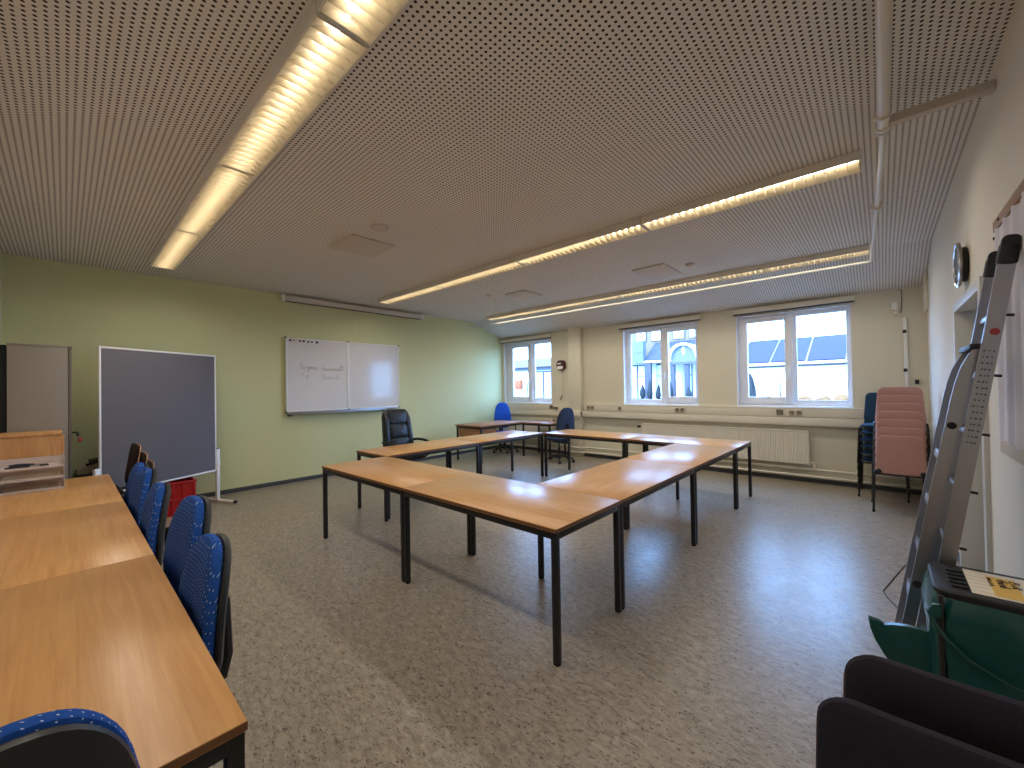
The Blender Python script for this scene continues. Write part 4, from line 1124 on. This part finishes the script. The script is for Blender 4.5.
# entrance building with arched gable
root = empty('entrance_building', (0, 0, 0), 0, 'blue-grey glazed entrance building with arched gable seen through the middle window', 'building')
Y = 45.
m = MB(); m.box(-25.4, -11.8, Y+3, Y+9, 4.3, 14); m.build('upper_wall', 'ext_pale', root)
for k, (a, b) in enumerate(((-22.6, -21.2), (-20.6, -18.9), (-18.0, -16.6), (-16.2, -14.8))):
    m = MB(); m.box(a, b, Y+2.9, Y+3.0, 6.9, 8.9); w = m.build('window', 'ext_frame', root)
    m = MB(); m.box(a+.12, (a+b)/2-.05, Y+2.85, Y+2.9, 7.0, 8.8); m.box((a+b)/2+.05, b-.12, Y+2.85, Y+2.9, 7.0, 8.8); m.build('glazing', 'ext_glass', w)
m = MB(); m.box(-22.7, -20.15, Y-.4, Y+.4, 4.15, 6.75); m.box(-22.7, -20.15, Y-.44, Y-.4, 5.4, 5.45); m.build('cladding_box', 'ext_blue', root)
m = MB(); m.rings([[Vector((x, Y-.1, 4.35)), Vector((x, Y-.1, 4.55)), Vector((x, Y+3, 6.7)), Vector((x, Y+3, 4.35))] for x in (-20.15, -12)]); m.build('roof', 'ext_slate', root)
m = MB(); m.box(-20.15, -12, Y-.3, Y-.1, 4.18, 4.38); m.build('eaves_board', 'ext_white', root)
def arch(cx, r, z0, y0, y1, z1=None):
    m = MB(); n = 20
    P = [(cx-r, z0)] + [(cx+r*math.cos(PI-PI*k/n), z0+.35+(r*1.05)*math.sin(PI*k/n)) for k in range(n+1)] + [(cx+r, z0)]
    m.rings([[Vector((x, y, z)) for x, z in P] for y in (y0, y1)]); return m
arch(-15.25, 1.32, 4.0, Y-1.5, Y-1.2).build('arched_gable', 'ext_blue', root)
m = MB(); n = 24
for k in range(n):
    a0, a1 = PI*k/n, PI*(k+1)/n
    P = [(-15.25+q*math.cos(a), 4.35+q*1.05*math.sin(a)) for q, a in ((1.32, a0), (1.32, a1), (1.52, a1), (1.52, a0))]
    m.rings([[Vector((x, y, z)) for x, z in P] for y in (Y-1.9, Y)])
m.build('arch_trim', 'ext_white', root)
m = MB(); m.box(-15.32, -15.18, Y-1.56, Y-1.5, 4.75, 5.55); m.cushion(rrect(.34, .5, .16), .06, T(-15.25, Y-1.54, 5.2)); m.build('emblem', 'ext_white', root)
m = MB(); m.box(-16.6, -13.9, Y-1.5, Y-1.2, 3.75, 4.0); m.build('gable_beam', 'ext_frame', root)
for x, w, y in ((-19.75, .75, Y-.2), (-17.0, .36, Y-.2), (-16.5, .4, Y-1.3), (-15.05, .42, Y-1.3), (-13.95, .4, Y-1.3)):
    m = MB(); m.box(x-w/2, x+w/2, y, y+.4, -.05, 4.2 if y > Y-1 else 3.8); m.build('column', 'ext_col', root)
for i, (a, b) in enumerate(((-22.6, -21.6), (-21.5, -20.2), (-19.3, -18.2), (-18.1, -17.2), (-16.2, -15.3), (-14.8, -14.2))):
    m = MB(); m.box(a, b, Y+1.2, Y+1.3, -.05, 4.1); w = m.build('window', 'ext_frame', root)
    m = MB(); m.box(a+.08, b-.08, Y+1.1, Y+1.2, .1, 2.6); m.box(a+.08, b-.08, Y+1.1, Y+1.2, 2.72, 3.9); m.build('glazing', 'ext_glass', w)
m = MB(); m.box(-22.7, -12, Y+1.3, Y+3, -.05, 4.2); m.build('lower_wall', 'ext_white', root)
for k, (x, h) in enumerate(((-19.5, 1.7), (-18.65, 2.1), (-17.75, 1.5), (-16.45, 1.95), (-14.55, 1.2))):
    blob('clipped_conifer', (x, Y-2.2, -.05), .36, h, 'shrub', 'dark pointed shrub in front of the arched entrance, %s from the left' % ('first', 'second', 'third', 'fourth', 'fifth')[k], 'shrub', 'pointed shrubs before the entrance', 2)

# pale building seen through the left window
root = empty('pale_building', (0, 0, 0), 0, 'pale building with a flat eaves band seen through the window beside the green wall', 'building')
Y = 40.
m = MB(); m.box(-46, -27.5, Y, Y+8, -.05, 4.2); m.build('wall', 'ext_white', root)
m = MB(); m.box(-46.5, -27, Y-1, Y+8.5, 4.1, 5.1); m.build('eaves', 'ext_pale', root)
m = MB(); m.box(-46.5, -27, Y-.6, Y, 3.75, 4.1); m.build('eaves_soffit', 'ext_frame', root)
for k in range(5):
    a = -33.3+1.25*k
    m = MB(); m.box(a, a+1.1, Y-.12, Y, -.05, 3.6); w = m.build('window', 'ext_frame', root)
    m = MB(); m.box(a+.1, a+1., Y-.2, Y-.12, .3, 3.4); m.build('glazing', 'ext_glass', w)
m = MB(); m.box(-35.6, -34.4, Y-.5, Y-.05, 1.4, 2.6, .1); m.build('awning', 'orange', root)
m = MB(); m.tube([(-32.4, Y-1.5, -.05), (-32.4, Y-1.5, 2.0), (-31.5, Y-1.5, 3.2)], .08, 8); tag(m.build('lamp_post', 'ext_frame'), 'thin bent grey post before the pale building in the left window', 'post')

# ------------------------------------------------------------------ light
w = bpy.data.worlds.new('sky'); sc.world = w; w.use_nodes = True
bg = w.node_tree.nodes['Background']
bg.inputs[0].default_value = (.24, .50, 1.0, 1); bg.inputs[1].default_value = 19.
sun = bpy.data.lights.new('sun', 'SUN'); sun.energy = 6.; sun.color = (1., .93, .82); sun.angle = .01
so = bpy.data.objects.new('sun', sun); COL.objects.link(so)
so.rotation_euler = Vector((.35, .75, -.56)).to_track_quat('-Z', 'Y').to_euler()
for a, b in WINS:
    ld = bpy.data.lights.new('window_portal', 'AREA'); ld.shape = 'RECTANGLE'; ld.size = b-a; ld.size_y = WZ1-WZ0
    ld.cycles.is_portal = True
    o = bpy.data.objects.new('window_portal', ld); COL.objects.link(o)
    o.location = ((a+b)/2, WY+.2, (WZ0+WZ1)/2); o.rotation_euler = (-PI/2, 0, 0)

vs = sc.view_settings
vs.view_transform = 'Standard'; vs.look = 'None'; vs.exposure = 0.; vs.gamma = 1.; vs.use_curve_mapping = False
sc.cycles.use_denoising = True
sc.cycles.max_bounces = 8
sc.cycles.diffuse_bounces = 5
sc.cycles.transparent_max_bounces = 12
sc.cycles.sample_clamp_indirect = 30
